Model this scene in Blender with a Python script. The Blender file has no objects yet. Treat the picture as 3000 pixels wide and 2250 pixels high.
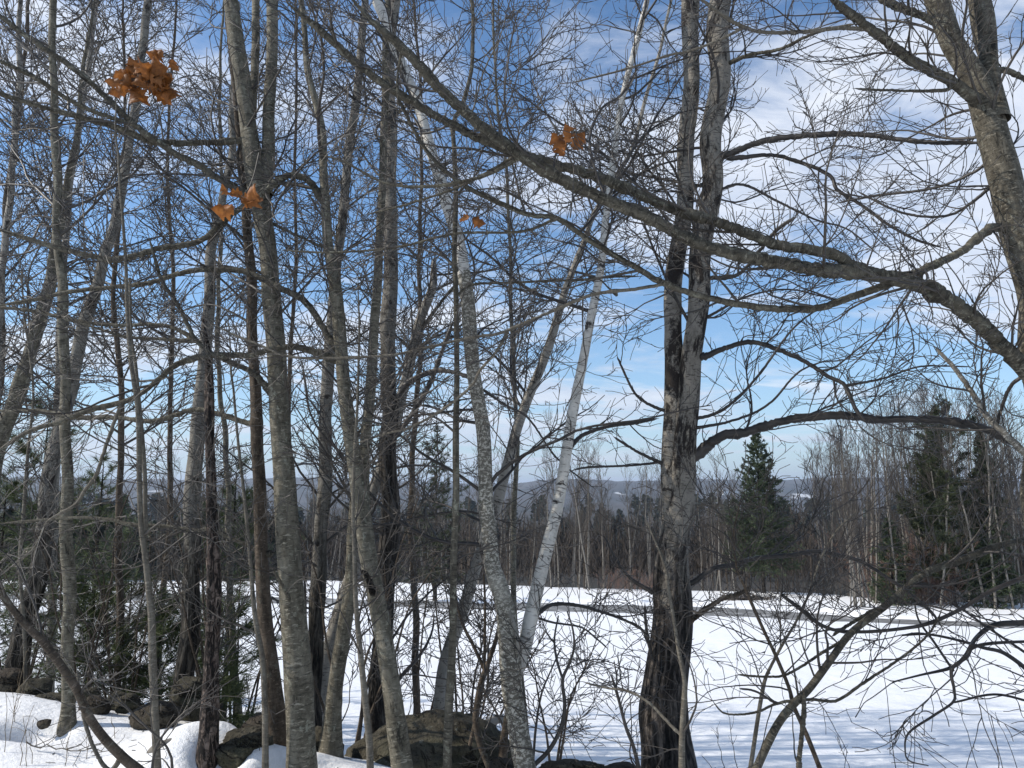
import bpy, math
import numpy as np
from mathutils import Vector, Matrix

# ------------------------------------------------------------------ scene, camera, light
sc = bpy.context.scene
RNG = np.random.default_rng(11)
EYE = 1.7
FPX = 2167.0                       # focal length in photo pixels (3000 wide)
PITCH = math.atan(315.0 / FPX)     # horizon sits 315 px below the picture centre
cam_d = bpy.data.cameras.new("camera")
cam_d.sensor_width = 36.0
cam_d.lens = 36.0 * FPX / 3000.0
cam_d.clip_start = 0.05
cam_d.clip_end = 30000.0
cam = bpy.data.objects.new("camera", cam_d)
sc.collection.objects.link(cam)
cam.location = (0, 0, EYE)
cam.rotation_euler = (math.pi / 2 + PITCH, 0, 0)
sc.camera = cam

SUN_EL = math.radians(36)
SUN_DIR = Vector((-0.985 * math.cos(SUN_EL), -0.07 * math.cos(SUN_EL), math.sin(SUN_EL))).normalized()
sun_d = bpy.data.lights.new("sun", 'SUN')
sun_d.energy = 4.6
sun_d.angle = math.radians(0.5)
sun_d.color = (1.0, 0.93, 0.83)
sun = bpy.data.objects.new("sun", sun_d)
sc.collection.objects.link(sun)
sun.rotation_euler = SUN_DIR.to_track_quat('Z', 'Y').to_euler()

sc.view_settings.view_transform = 'Standard'
sc.view_settings.look = 'None'
sc.view_settings.gamma = 1.0
sc.view_settings.use_curve_mapping = False
sc.view_settings.exposure = 0.08

world = bpy.data.worlds.new("World")
sc.world = world
world.use_nodes = True
wn, wl = world.node_tree.nodes, world.node_tree.links
wn.clear()
def wnode(t, **kw):
    n = wn.new(t)
    for k, v in kw.items():
        if k.startswith('i_'):
            key = k[2:]
            n.inputs[int(key) if key.isdigit() else key.replace('_', ' ')].default_value = v
        else:
            setattr(n, k, v)
    return n
def wmath(op, a, b=None, clamp=False):
    n = wnode('ShaderNodeMath', operation=op, use_clamp=clamp)
    for i, v in enumerate((a, b)):
        if v is None: continue
        if isinstance(v, (int, float)): n.inputs[i].default_value = v
        else: wl.new(v, n.inputs[i])
    return n.outputs[0]
w_out = wnode('ShaderNodeOutputWorld')
w_bg = wnode('ShaderNodeBackground')
w_bg.inputs['Strength'].default_value = 0.14
w_sky = wnode('ShaderNodeTexSky')
w_sky.sky_type = 'NISHITA'
w_sky.sun_disc = False
w_sky.sun_elevation = SUN_EL
w_sky.sun_rotation = math.atan2(SUN_DIR.x, SUN_DIR.y)
w_sky.altitude = 200
w_sky.air_density = 1.0
w_sky.dust_density = 0.5
w_sky.ozone_density = 2.5
w_tc = wnode('ShaderNodeTexCoord')
w_sep = wnode('ShaderNodeSeparateXYZ')
wl.new(w_tc.outputs['Generated'], w_sep.inputs[0])
zz = wmath('ADD', wmath('MAXIMUM', w_sep.outputs[2], 0.0), 0.16)
cx = wmath('DIVIDE', w_sep.outputs[0], zz)
cy = wmath('DIVIDE', w_sep.outputs[1], zz)
w_comb = wnode('ShaderNodeCombineXYZ')
wl.new(cx, w_comb.inputs[0]); wl.new(cy, w_comb.inputs[1])
w_map = wnode('ShaderNodeMapping')
w_map.inputs['Location'].default_value = (21.1, 14.35, 0.0)
w_map.inputs['Rotation'].default_value = (0, 0, 0.35)
w_map.inputs['Scale'].default_value = (0.62, 1.0, 1.0)
wl.new(w_comb.outputs[0], w_map.inputs[0])
w_n1 = wnode('ShaderNodeTexNoise')
w_n1.inputs['Scale'].default_value = 1.15
w_n1.inputs['Detail'].default_value = 9
w_n1.inputs['Roughness'].default_value = 0.58
w_n1.inputs['Distortion'].default_value = 0.6
wl.new(w_map.outputs[0], w_n1.inputs['Vector'])
w_r1 = wnode('ShaderNodeValToRGB')
w_r1.color_ramp.interpolation = 'EASE'
w_r1.color_ramp.elements[0].position = 0.425
w_r1.color_ramp.elements[0].color = (0, 0, 0, 1)
w_r1.color_ramp.elements[1].position = 0.65
w_r1.color_ramp.elements[1].color = (0.96, 0.96, 0.96, 1)
w_n3 = wnode('ShaderNodeTexNoise')
w_n3.inputs['Scale'].default_value = 3.4
w_n3.inputs['Detail'].default_value = 8
w_n3.inputs['Roughness'].default_value = 0.62
w_n3.inputs['Distortion'].default_value = 0.8
wl.new(w_map.outputs[0], w_n3.inputs['Vector'])
wl.new(wmath('ADD', w_n1.outputs['Fac'], wmath('MULTIPLY', wmath('SUBTRACT', w_n3.outputs['Fac'], 0.5), 0.62)), w_r1.inputs[0])
w_n2 = wnode('ShaderNodeTexNoise')
w_n2.inputs['Scale'].default_value = 2.6
w_n2.inputs['Detail'].default_value = 7
w_n2.inputs['Roughness'].default_value = 0.6
wl.new(w_map.outputs[0], w_n2.inputs['Vector'])
w_r2 = wnode('ShaderNodeValToRGB')
w_r2.color_ramp.elements[0].position = 0.30
w_r2.color_ramp.elements[0].color = (4.2, 4.8, 6.0, 1)
w_r2.color_ramp.elements[1].position = 0.75
w_r2.color_ramp.elements[1].color = (7.6, 7.8, 8.2, 1)
wl.new(w_n2.outputs['Fac'], w_r2.inputs[0])
w_mix = wnode('ShaderNodeMix', data_type='RGBA')
w_tint = wnode('ShaderNodeMix', data_type='RGBA', blend_type='MULTIPLY')
w_tint.inputs[0].default_value = 1.0
wl.new(w_sky.outputs[0], w_tint.inputs[6])
w_tint.inputs[7].default_value = (0.86, 1.07, 1.2, 1)
cover = wmath('MULTIPLY', w_r1.outputs[0], 0.92, clamp=True)
wl.new(cover, w_mix.inputs[0])
wl.new(w_tint.outputs[2], w_mix.inputs[6])
wl.new(w_r2.outputs[0], w_mix.inputs[7])
# pale distance near the horizon, the same all round
hz = wmath('POWER', wmath('SUBTRACT', 1.0, wmath('MINIMUM', wmath('MAXIMUM', w_sep.outputs[2], 0.0), 1.0)), 9.0)
w_hz = wnode('ShaderNodeMix', data_type='RGBA')
wl.new(wmath('MULTIPLY', hz, 0.85), w_hz.inputs[0])
wl.new(w_mix.outputs[2], w_hz.inputs[6]); w_hz.inputs[7].default_value = (4.2, 4.9, 5.9, 1)
wl.new(w_hz.outputs[2], w_bg.inputs[0])
wl.new(w_bg.outputs[0], w_out.inputs[0])

# ------------------------------------------------------------------ coordinates
# Traced outlines are kept in a 2212-wide copy of the photo ("V" units); at() carries one to a real depth.
VS = 3000.0 / 2212.0
CT, ST = math.cos(PITCH), math.sin(PITCH)
def ray(vx, vy):
    dx = (vx * VS - 1500.0) / FPX
    dy = (1125.0 - vy * VS) / FPX
    return np.array([dx, CT - ST * dy, ST + CT * dy])
def at(vx, vy, Y):
    d = ray(vx, vy)
    return np.array([0, 0, EYE]) + d * (Y / d[1])
def radius_at(w, Y):
    return 0.5 * w * VS * Y / FPX

def snoise(seed, x, y, scale, octaves=3):
    r = np.random.default_rng(seed)
    out = 0.0; amp = 1.0; tot = 0
    for o in range(octaves):
        for k in range(4):
            a = r.uniform(0, 2 * math.pi); ph = r.uniform(0, 6.28)
            f = scale * (2.03 ** o) * r.uniform(0.7, 1.3)
            out = out + amp * np.sin((x * math.cos(a) + y * math.sin(a)) * f + ph) * 0.5
        tot += amp; amp *= 0.5
    return out / tot

def sstep(t):
    t = np.clip(t, 0, 1)
    return t * t * (3 - 2 * t)

CREST_X = np.array([-14, -7, -4.2, -2.6, -1.5, -0.6, 0.6, 3, 8, 14.0])
CREST_Y = np.array([7.6, 6.9, 6.25, 5.55, 5.0, 4.5, 4.25, 4.2, 4.3, 4.4])
WELLS = [(-3.30, 5.50, 0.17, 0.10), (-3.45, 5.47, 0.14, 0.07), (-1.78, 4.80, 0.17, 0.12), (-2.28, 4.35, 0.11, 0.10), (-1.25, 4.70, 0.26, 0.14), (-1.55, 5.20, 0.24, 0.12)]
LANE = None
EDGE = None
def ground(x, y):
    x = np.asarray(x, float); y = np.asarray(y, float)
    yc = np.interp(x, CREST_X, CREST_Y)
    near = 0.04 * snoise(3, x, y, 0.9) + 0.015 * snoise(4, x, y, 4.0)
    near = near + 0.24 * np.exp(-(((x + 1.98) / 0.46) ** 2 + ((y - 5.0) / 0.36) ** 2))
    near = near + 0.10 * np.exp(-(((x + 1.45) / 0.30) ** 2 + ((y - 4.9) / 0.30) ** 2))
    near = near + 0.10 * np.exp(-(((x + 3.9) / 0.7) ** 2 + ((y - 5.9) / 0.5) ** 2))
    near = near - 0.05 * np.exp(-(((x + 1.9) / 0.25) ** 2 + ((y - 4.3) / 0.10) ** 2))
    for wx, wy, wr, wd in WELLS:
        near = near - wd * np.exp(-(((x - wx) ** 2 + (y - wy) ** 2) / wr ** 2) ** 2)
    field = -1.25 - 0.115 * np.minimum(y - 8, 32) - 0.055 * np.clip(y - 40, 0, 60) - 0.2 * np.clip(y - 100, 0, 400)
    field = field + 0.05 * snoise(5, x, y, 0.22) + 0.02 * snoise(6, x, y, 0.9)
    t = sstep((y - yc) / 3.2)
    z = near * (1 - t) + field * t
    # left of the view and behind, the ground stays level with the near bank
    if EDGE is not None:                                       # past the wood's edge the hill falls away
        z = z - 0.125 * np.clip(y - np.interp(x / np.maximum(y, 1), EDGE[:, 0], EDGE[:, 1]) - 2.5, 0, 60)
    if LANE is not None:
        lx = LANE[:, 0]; ly = LANE[:, 1]
        cy_ = np.interp(x, lx, ly)
        d = y - cy_
        rough = 0.75 + 0.5 * snoise(8, x, y * 0.3, 1.4)
        z = z + 0.34 * rough * np.exp(-((d - 3.0) / 0.85) ** 2) + 0.03 * rough * np.exp(-((d + 2.6) / 0.6) ** 2)
        z = z + 0.05 * d / 1.7 * np.exp(-(d / 2.2) ** 4)
    return z
def ghit(vx, vy):
    d = ray(vx, vy)
    ts = np.geomspace(2.0, 400, 6000)
    P = np.array([0, 0, EYE])[None] + d[None] * ts[:, None]
    h = P[:, 2] - ground(P[:, 0], P[:, 1])
    k = np.argmax(h < 0)
    return P[k] if h.min() < 0 else P[-1]

lane_v = [(-300, 1286), (0, 1288), (200, 1290), (450, 1292), (650, 1298), (844, 1305), (1171, 1313), (1427, 1317), (1650, 1326), (1842, 1335),
          (1942, 1342), (2142, 1352), (2400, 1365)]
lp = np.array([ghit(*p)[:2] for p in lane_v])
lp = np.vstack([[lp[0, 0] - 60, lp[0, 1] + 2], lp, [lp[-1, 0] + 40, lp[-1, 1] - 10]])
lxs = np.linspace(lp[0, 0], lp[-1, 0], 120)
lys = np.interp(lxs, lp[:, 0], lp[:, 1])
lys = np.convolve(np.pad(lys, 4, mode='edge'), np.ones(9) / 9, 'valid')
LANE = np.stack([lxs, lys], 1)
EDGE_VX = [0, 700, 900, 1250, 1420, 1600, 1760, 1850, 2000, 2250]
EDGE_VY = [1255, 1257, 1262, 1274, 1279, 1282, 1286, 1296, 1308, 1312]
eh = np.array([ghit(a, b) for a, b in zip(EDGE_VX, EDGE_VY)])
EDGE = np.stack([eh[:, 0] / eh[:, 1], eh[:, 1]], 1)

# ------------------------------------------------------------------ mesh helpers
COL = sc.collection
def link(name, me, mat=None, parent=None, smooth=True):
    o = bpy.data.objects.new(name, me)
    COL.objects.link(o)
    if mat is not None and not me.materials: me.materials.append(mat)
    if parent is not None: o.parent = parent
    return o
def mesh(name, verts, faces, bark=None, smooth=True):
    """verts (n,3); faces (m,3|4) int array or list of such arrays"""
    me = bpy.data.meshes.new(name)
    verts = np.ascontiguousarray(verts, dtype=np.float32)
    fl = faces if isinstance(faces, list) else [faces]
    fl = [np.asarray(f, dtype=np.int32) for f in fl if len(f)]
    me.vertices.add(len(verts))
    me.vertices.foreach_set('co', verts.ravel())
    loops = np.concatenate([f.ravel() for f in fl])
    sizes = np.concatenate([np.full(len(f), f.shape[1], np.int32) for f in fl])
    starts = np.concatenate([[0], np.cumsum(sizes)[:-1]]).astype(np.int32)
    me.loops.add(len(loops))
    me.loops.foreach_set('vertex_index', loops)
    me.polygons.add(len(sizes))
    me.polygons.foreach_set('loop_start', starts)
    me.polygons.foreach_set('loop_total', sizes)
    me.polygons.foreach_set('use_smooth', np.full(len(sizes), smooth))
    if bark is not None:
        at_ = me.attributes.new('bark', 'FLOAT_VECTOR', 'POINT')
        at_.data.foreach_set('vector', np.ascontiguousarray(bark, dtype=np.float32).ravel())
    me.update(calc_edges=True)
    return me
def empty(name, loc=(0, 0, 0)):
    o = bpy.data.objects.new(name, None)
    o.empty_display_size = 0.1
    COL.objects.link(o)
    o.location = loc
    return o
def tag(o, label=None, cat=None, group=None, kind=None):
    if label: o['label'] = label
    if cat: o['category'] = cat
    if group: o['group'] = group
    if kind: o['kind'] = kind
    return o
def parent_keep(o, root):
    """meshes are built in world space; shift them under their thing's base"""
    o.parent = root
    o.matrix_parent_inverse = Matrix.Translation(-root.location)

def unit(v):
    return v / np.maximum(np.linalg.norm(v, axis=-1, keepdims=True), 1e-9)
def tubes(P, R, k, wob=0.0, seed=0, cap=False):
    """P (M,n,3), R (M,n) -> verts, quads, bark coords"""
    M, n, _ = P.shape
    T = np.gradient(P, axis=1) if n > 2 else np.repeat((P[:, 1:] - P[:, :1]), 2, axis=1)
    T = unit(T)
    mean = unit(P[:, -1] - P[:, 0])
    ref = np.where((np.abs(mean[:, 2]) > 0.8)[:, None], np.array([[0., 1., 0.]]), np.array([[0., 0., 1.]]))[:, None, :]
    n1 = unit(np.cross(T, ref)); n2 = np.cross(T, n1)
    a = np.arange(k) * 2 * math.pi / k
    seg = np.linalg.norm(np.diff(P, axis=1), axis=2)
    L = np.concatenate([np.zeros((M, 1)), np.cumsum(seg, axis=1)], axis=1)
    rr = R[:, :, None] * np.ones(k)
    if wob > 0:
        r = np.random.default_rng(seed)
        for q in range(7):
            fa = r.integers(0, 4); fl = r.uniform(0.7, 9.0); ph = r.uniform(0, 6.28)
            rr = rr * (1 + wob * 0.45 * np.sin(fa * a[None, None, :] + fl * L[:, :, None] + ph))
    V = P[:, :, None, :] + rr[..., None] * (np.cos(a)[None, None, :, None] * n1[:, :, None, :] + np.sin(a)[None, None, :, None] * n2[:, :, None, :])
    off = RNG.uniform(0, 50, (M, 1, 1)) if M > 1 else np.full((1, 1, 1), RNG.uniform(0, 50))
    r0 = R.max(axis=1)[:, None, None]
    B = np.stack([np.broadcast_to(np.cos(a)[None, None] * r0, (M, n, k)),
                  np.broadcast_to(np.sin(a)[None, None] * r0, (M, n, k)),
                  np.broadcast_to(L[:, :, None] + off, (M, n, k))], axis=-1)
    i = np.arange(n - 1)[:, None]; j = np.arange(k)[None, :]
    q = np.stack([i * k + j, i * k + (j + 1) % k, (i + 1) * k + (j + 1) % k, (i + 1) * k + j], axis=-1).reshape(-1, 4)
    F = (q[None] + (np.arange(M) * n * k)[:, None, None]).reshape(-1, 4)
    return V.reshape(-1, 3), F, B.reshape(-1, 3)
class Bag:
    def __init__(s): s.v = []; s.f = []; s.b = []; s.n = 0
    def add(s, V, F, B=None):
        if len(V) == 0: return
        s.v.append(V); s.f.append(F + s.n); s.b.append(B if B is not None else V); s.n += len(V)
    def mesh(s, name, smooth=True):
        by = {}
        for f in s.f: by.setdefault(f.shape[1], []).append(f)
        return mesh(name, np.concatenate(s.v), [np.concatenate(x) for x in by.values()], np.concatenate(s.b), smooth)

def spline(pts, n):
    """Catmull-Rom through pts (m,d) resampled evenly to n points"""
    p = np.asarray(pts, float)
    if len(p) == 2:
        return p[0] + (p[1] - p[0]) * np.linspace(0, 1, n)[:, None]
    q = np.vstack([2 * p[0] - p[1], p, 2 * p[-1] - p[-2]])
    out = []
    for i in range(len(p) - 1):
        t = np.linspace(0, 1, 12, endpoint=False)[:, None]
        a, b, c, d = q[i], q[i + 1], q[i + 2], q[i + 3]
        out.append(0.5 * ((2 * b) + (-a + c) * t + (2 * a - 5 * b + 4 * c - d) * t ** 2 + (-a + 3 * b - 3 * c + d) * t ** 3))
    out.append(p[-1:])
    c = np.vstack(out)
    s = np.concatenate([[0], np.cumsum(np.linalg.norm(np.diff(c[:, :3], axis=0), axis=1))])
    u = np.linspace(0, s[-1], n)
    return np.stack([np.interp(u, s, c[:, k]) for k in range(c.shape[1])], 1)

CAMP = np.array([0, 0, EYE])
def spawn(P, R, rng, dens, trange, length, angle=(35, 65), flat=0.5, up=0.25, wig=0.12, npts=7, rr=0.5, rmin=0.0012, taper=0.3, trop=0.05, lenpow=0.7, cull=2.2):
    """grow side shoots from every path of P; returns child paths and radii"""
    M, n, _ = P.shape
    if M == 0: return np.zeros((0, npts, 3)), np.zeros((0, npts))
    seg = np.linalg.norm(np.diff(P, axis=1), axis=2); L = seg.sum(1)
    cnt = rng.poisson(np.maximum(dens * L * (trange[1] - trange[0]), 0))
    idx = np.repeat(np.arange(M), cnt); K = len(idx)
    if K == 0: return np.zeros((0, npts, 3)), np.zeros((0, npts))
    t = rng.uniform(trange[0], trange[1], K)
    f = t * (n - 1); i0 = np.minimum(f.astype(int), n - 2); w = (f - i0)[:, None]
    base = P[idx, i0] * (1 - w) + P[idx, i0 + 1] * w
    rad = R[idx, i0] * (1 - w[:, 0]) + R[idx, i0 + 1] * w[:, 0]
    d = unit(P[idx, i0 + 1] - P[idx, i0])
    h = np.cross(d, np.array([[0, 0, 1.0]])); vert = np.linalg.norm(h, axis=1) < 0.5
    rnd = rng.normal(size=(K, 3)); rnd[:, 2] *= 0.15
    h = np.where(vert[:, None], np.cross(d, unit(rnd)), h); h = unit(h)
    v = np.cross(h, d)
    phi = rng.uniform(0, 2 * math.pi, K)
    p = np.cos(phi)[:, None] * h + np.sin(phi)[:, None] * v * np.where(vert, 1.0, flat)[:, None]
    p = unit(p)
    a = np.radians(rng.uniform(angle[0], angle[1], K))[:, None]
    dr = unit(d * np.cos(a) + p * np.sin(a) + np.array([[0, 0, 1.0]]) * up * rng.uniform(0.2, 1, K)[:, None])
    ln = rng.uniform(length[0], length[1], K) * (1.15 - lenpow * t)
    pts = np.zeros((K, npts, 3)); pts[:, 0] = base
    st = (ln / (npts - 1))[:, None]
    wv = rng.normal(size=(K, 3)) * wig
    for k in range(1, npts):
        wv = 0.45 * wv + rng.normal(size=(K, 3)) * wig
        dr = unit(dr + wv + np.array([[0, 0, trop]]))
        pts[:, k] = pts[:, k - 1] + dr * st
    r0 = np.minimum(rad * rr, rad * 0.9)
    r0 = np.clip(r0, rmin * 1.3, 0.0035 + ln * 0.006)
    R2 = np.maximum(r0[:, None] * (1 - (1 - taper) * np.linspace(0, 1, npts)[None]), rmin)
    if cull > 0:
        q = pts - CAMP
        bad = ((np.linalg.norm(q, axis=2) < cull) | ((q[:, :, 1] < cull + 0.3) & (np.abs(q[:, :, 0]) < 2.2) & (q[:, :, 1] > -0.5))).any(1)
        pts, R2 = pts[~bad], R2[~bad]
    return pts, R2

# ------------------------------------------------------------------ materials
def newmat(name):
    m = bpy.data.materials.new(name); m.use_nodes = True
    nt = m.node_tree; b = nt.nodes['Principled BSDF']
    b.inputs['Roughness'].default_value = 0.85
    b.inputs['Specular IOR Level'].default_value = 0.25
    return m, nt, b
class NB:
    def __init__(s, nt): s.nt = nt
    def n(s, t, **kw):
        x = s.nt.nodes.new(t)
        for k, v in kw.items(): setattr(x, k, v)
        return x
    def l(s, a, b): s.nt.links.new(a, b)
    def noise(s, vec, scale, detail=4, rough=0.6, dist=0.0):
        x = s.n('ShaderNodeTexNoise'); x.inputs['Scale'].default_value = scale
        x.inputs['Detail'].default_value = detail; x.inputs['Roughness'].default_value = rough
        x.inputs['Distortion'].default_value = dist
        s.l(vec, x.inputs['Vector']); return x.outputs['Fac']
    def mapping(s, vec, scale):
        x = s.n('ShaderNodeMapping'); x.inputs['Scale'].default_value = scale
        s.l(vec, x.inputs['Vector']); return x.outputs[0]
    def ramp(s, fac, stops):
        x = s.n('ShaderNodeValToRGB'); e = x.color_ramp.elements
        while len(e) < len(stops): e.new(0.5)
        for el, (p, c) in zip(e, stops):
            el.position = p; el.color = (c[0], c[1], c[2], 1) if isinstance(c, tuple) else (c, c, c, 1)
        s.l(fac, x.inputs[0]); return x.outputs[0]
    def mix(s, fac, a, b, blend='MIX'):
        x = s.n('ShaderNodeMix', data_type='RGBA', blend_type=blend)
        for i, v in ((0, fac), (6, a), (7, b)):
            if isinstance(v, tuple): x.inputs[i].default_value = (v[0], v[1], v[2], 1)
            elif isinstance(v, (int, float)): x.inputs[i].default_value = v
            else: s.l(v, x.inputs[i])
        return x.outputs[2]
    def math(s, op, a, b):
        x = s.n('ShaderNodeMath', operation=op)
        for i, v in enumerate((a, b)):
            if isinstance(v, (int, float)): x.inputs[i].default_value = v
            else: s.l(v, x.inputs[i])
        return x.outputs[0]
    def bump(s, h, strength, dist, bsdf):
        x = s.n('ShaderNodeBump'); x.inputs['Strength'].default_value = strength
        x.inputs['Distance'].default_value = dist
        s.l(h, x.inputs['Height']); s.l(x.outputs[0], bsdf.inputs['Normal'])
    def attr(s, name='bark'):
        x = s.n('ShaderNodeAttribute'); x.attribute_name = name; return x.outputs['Vector']
    def obj(s):
        return s.n('ShaderNodeTexCoord').outputs['Object']

def mat_smooth_bark(name, dark, mid, light, lichen, line=0.6):
    m, nt, b = newmat(name); g = NB(nt); v = g.attr()
    base = g.ramp(g.noise(g.mapping(v, (11, 11, 7)), 1.0, 7, 0.72), [(0.30, dark), (0.50, mid), (0.70, light)])
    lines = g.noise(g.mapping(v, (9, 9, 62)), 1.0, 4, 0.75)
    lm = g.ramp(lines, [(0.38, 1.0), (0.49, 0.0)])
    c = g.mix(g.math('MULTIPLY', lm, line), base, tuple(x * 0.35 for x in dark))
    hi = g.ramp(g.noise(g.mapping(v, (13, 13, 75)), 1.0, 3, 0.7), [(0.58, 0.0), (0.66, 0.8)])
    c = g.mix(hi, c, tuple(x * 1.45 for x in light))
    lc = g.ramp(g.noise(v, 17, 5, 0.75), [(0.56, 0.0), (0.63, 1.0)])
    c = g.mix(g.math('MULTIPLY', lc, g.ramp(g.noise(v, 2.4, 3, 0.6), [(0.44, 0.0), (0.6, 0.75)])), c, lichen)
    sc_ = g.ramp(g.noise(g.mapping(v, (6, 6, 3.0)), 1.0, 6, 0.8), [(0.34, 0.9), (0.42, 0.0)])
    c = g.mix(sc_, c, tuple(x * 0.25 for x in dark))
    ring = g.ramp(g.noise(g.mapping(v, (1.2, 1.2, 11)), 1.0, 3, 0.8), [(0.27, 0.85), (0.33, 0.0)])
    c = g.mix(g.math('MULTIPLY', ring, g.ramp(g.noise(g.mapping(v, (30, 30, 45)), 1.0, 3, 0.7), [(0.4, 0.2), (0.55, 1.0)])), c, tuple(x * 0.2 for x in dark))
    g.l(c, b.inputs['Base Color'])
    h = g.math('ADD', g.math('MULTIPLY', lines, 0.8), g.noise(v, 30, 5, 0.75))
    g.bump(h, 0.8, 0.010, b)
    return m
def birch_colour(g, v, white, dash, patch, speck):
    base = g.ramp(g.noise(v, 9, 6, 0.7), [(0.28, tuple(x * 0.55 for x in white)), (0.58, white)])
    fine = g.ramp(g.noise(g.mapping(v, (9, 9, 70)), 1.0, 3, 0.7), [(0.36, 1.0), (0.44, 0.0)])
    c = g.mix(g.math('MULTIPLY', fine, 0.75), base, (0.06, 0.048, 0.04))
    big = g.ramp(g.noise(g.mapping(v, (6, 6, 17)), 1.0, 4, 0.7), [(0.35, 1.0), (0.39, 0.0)])
    c = g.mix(g.math('MULTIPLY', big, dash), c, (0.022, 0.018, 0.016))
    pt = g.ramp(g.noise(g.mapping(v, (3.4, 3.4, 2.4)), 1.0, 7, 0.75), [(patch - 0.04, 1.0), (patch + 0.02, 0.0)])
    c = g.mix(pt, c, (0.028, 0.023, 0.02))
    if speck > 0:
        sp = g.ramp(g.noise(g.mapping(v, (30, 30, 60)), 1.0, 4, 0.75), [(0.50, 1.0), (0.54, 0.0)])
        zone = g.ramp(g.noise(v, 1.6, 2, 0.5), [(0.28, 0.25), (0.45, speck)])
        c = g.mix(g.math('MULTIPLY', sp, zone), c, (0.092, 0.081, 0.062))
    return c, big
def mat_birch(name, white, dash=0.9, patch=0.38, speck=0.0):
    m, nt, b = newmat(name); g = NB(nt); v = g.attr()
    c, big = birch_colour(g, v, white, dash, patch, speck)
    g.l(c, b.inputs['Base Color'])
    g.bump(g.math('ADD', g.math('MULTIPLY', big, -0.8), g.noise(v, 40, 4, 0.7)), 0.6, 0.007, b)
    b.inputs['Roughness'].default_value = 0.65
    return m
def furrow_colour(g, v, dark, light, scale):
    warp = g.n('ShaderNodeVectorMath', operation='ADD'); nz = g.n('ShaderNodeTexNoise'); nz.inputs['Scale'].default_value = 11; nz.inputs['Detail'].default_value = 3
    sc_ = g.n('ShaderNodeVectorMath', operation='MULTIPLY_ADD'); g.l(v, nz.inputs['Vector']); g.l(nz.outputs['Color'], sc_.inputs[0])
    sc_.inputs[1].default_value = (0.045, 0.045, 0.02); g.l(v, sc_.inputs[2])
    f = g.noise(g.mapping(sc_.outputs[0], (27 * scale, 27 * scale, 4.2 * scale)), 1.0, 6, 0.62, 0.3)
    c = g.ramp(f, [(0.40, tuple(x * 0.12 for x in dark)), (0.485, dark), (0.60, light)])
    c = g.mix(g.ramp(g.noise(v, 6, 5, 0.7), [(0.5, 0.0), (0.7, 0.6)]), c, tuple(x * 0.55 for x in light))
    return c, g.ramp(f, [(0.37, 0.0), (0.58, 1.0)])
def mat_furrow(name, dark, light, scale=1.0):
    m, nt, b = newmat(name); g = NB(nt); v = g.attr()
    c, h = furrow_colour(g, v, dark, light, scale)
    g.l(c, b.inputs['Base Color']); g.bump(h, 1.0, 0.03, b)
    b.inputs['Roughness'].default_value = 0.95
    return m
def mat_plates(name):
    m, nt, b = newmat(name); g = NB(nt); v = g.attr()
    f = g.noise(g.mapping(v, (26, 26, 9)), 1.0, 4, 0.6, 1.2)
    f2 = g.noise(g.mapping(v, (9, 9, 22)), 1.0, 4, 0.7, 0.8)
    hh = g.math('MULTIPLY', g.ramp(f, [(0.42, 0.0), (0.52, 1.0)]), g.ramp(f2, [(0.36, 0.25), (0.48, 1.0)]))
    c = g.mix(hh, (0.010, 0.008, 0.007), g.ramp(g.noise(v, 14, 5, 0.7), [(0.35, (0.065, 0.045, 0.036)), (0.65, (0.19, 0.15, 0.125))]))
    g.l(c, b.inputs['Base Color']); g.bump(hh, 1.0, 0.03, b)
    return m
def mat_footed(name, white, z0, z1, dash, patch, dark, light, scale=1.0):
    """pale bark above, black furrowed bark at the foot of the tree, meeting raggedly between z0 and z1"""
    m, nt, b = newmat(name); g = NB(nt); v = g.attr()
    sep = g.n('ShaderNodeSeparateXYZ'); geo = g.n('ShaderNodeNewGeometry'); g.l(geo.outputs['Position'], sep.inputs[0])
    zed = g.math('ADD', sep.outputs[2], g.math('MULTIPLY', g.math('SUBTRACT', g.noise(g.mapping(v, (9, 9, 2.5)), 1.0, 5, 0.75), 0.5), 3.2))
    low = g.ramp(g.math('DIVIDE', g.math('SUBTRACT', zed, z0), z1 - z0), [(0.25, 1.0), (0.75, 0.0)])
    pale, big = birch_colour(g, v, white, dash, patch, 0)
    fc, fh = furrow_colour(g, v, dark, light, scale)
    g.l(g.mix(low, pale, fc), b.inputs['Base Color'])
    g.bump(g.mix(low, g.noise(v, 35, 4, 0.7), fh), 1.0, 0.025, b)
    b.inputs['Roughness'].default_value = 0.85
    return m
def mat_twig(name, dark, light):
    m, nt, b = newmat(name); g = NB(nt); v = g.attr()
    c = g.ramp(g.noise(g.mapping(v, (5, 5, 3)), 1.0, 4, 0.7), [(0.35, dark), (0.65, light)])
    g.l(c, b.inputs['Base Color'])
    b.inputs['Roughness'].default_value = 0.55
    b.inputs['Specular IOR Level'].default_value = 0.45
    return m

M = {}
M['grey'] = mat_smooth_bark('grey maple bark', (0.045, 0.040, 0.029), (0.125, 0.112, 0.083), (0.215, 0.196, 0.152), (0.30, 0.30, 0.235))
M['bigmaple'] = mat_smooth_bark('old maple bark', (0.030, 0.026, 0.019), (0.085, 0.075, 0.056), (0.165, 0.148, 0.115), (0.29, 0.29, 0.23), 0.7)
M['brown'] = mat_smooth_bark('brown maple bark', (0.030, 0.023, 0.016), (0.075, 0.057, 0.041), (0.13, 0.102, 0.076), (0.14, 0.135, 0.105), 0.45)
M['slim'] = mat_smooth_bark('pale sapling bark', (0.065, 0.056, 0.044), (0.125, 0.110, 0.086), (0.18, 0.163, 0.13), (0.22, 0.215, 0.18), 0.4)
M['limb'] = mat_smooth_bark('mossy limb bark', (0.024, 0.021, 0.015), (0.072, 0.064, 0.048), (0.14, 0.128, 0.098), (0.26, 0.26, 0.20), 0.6)
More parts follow.
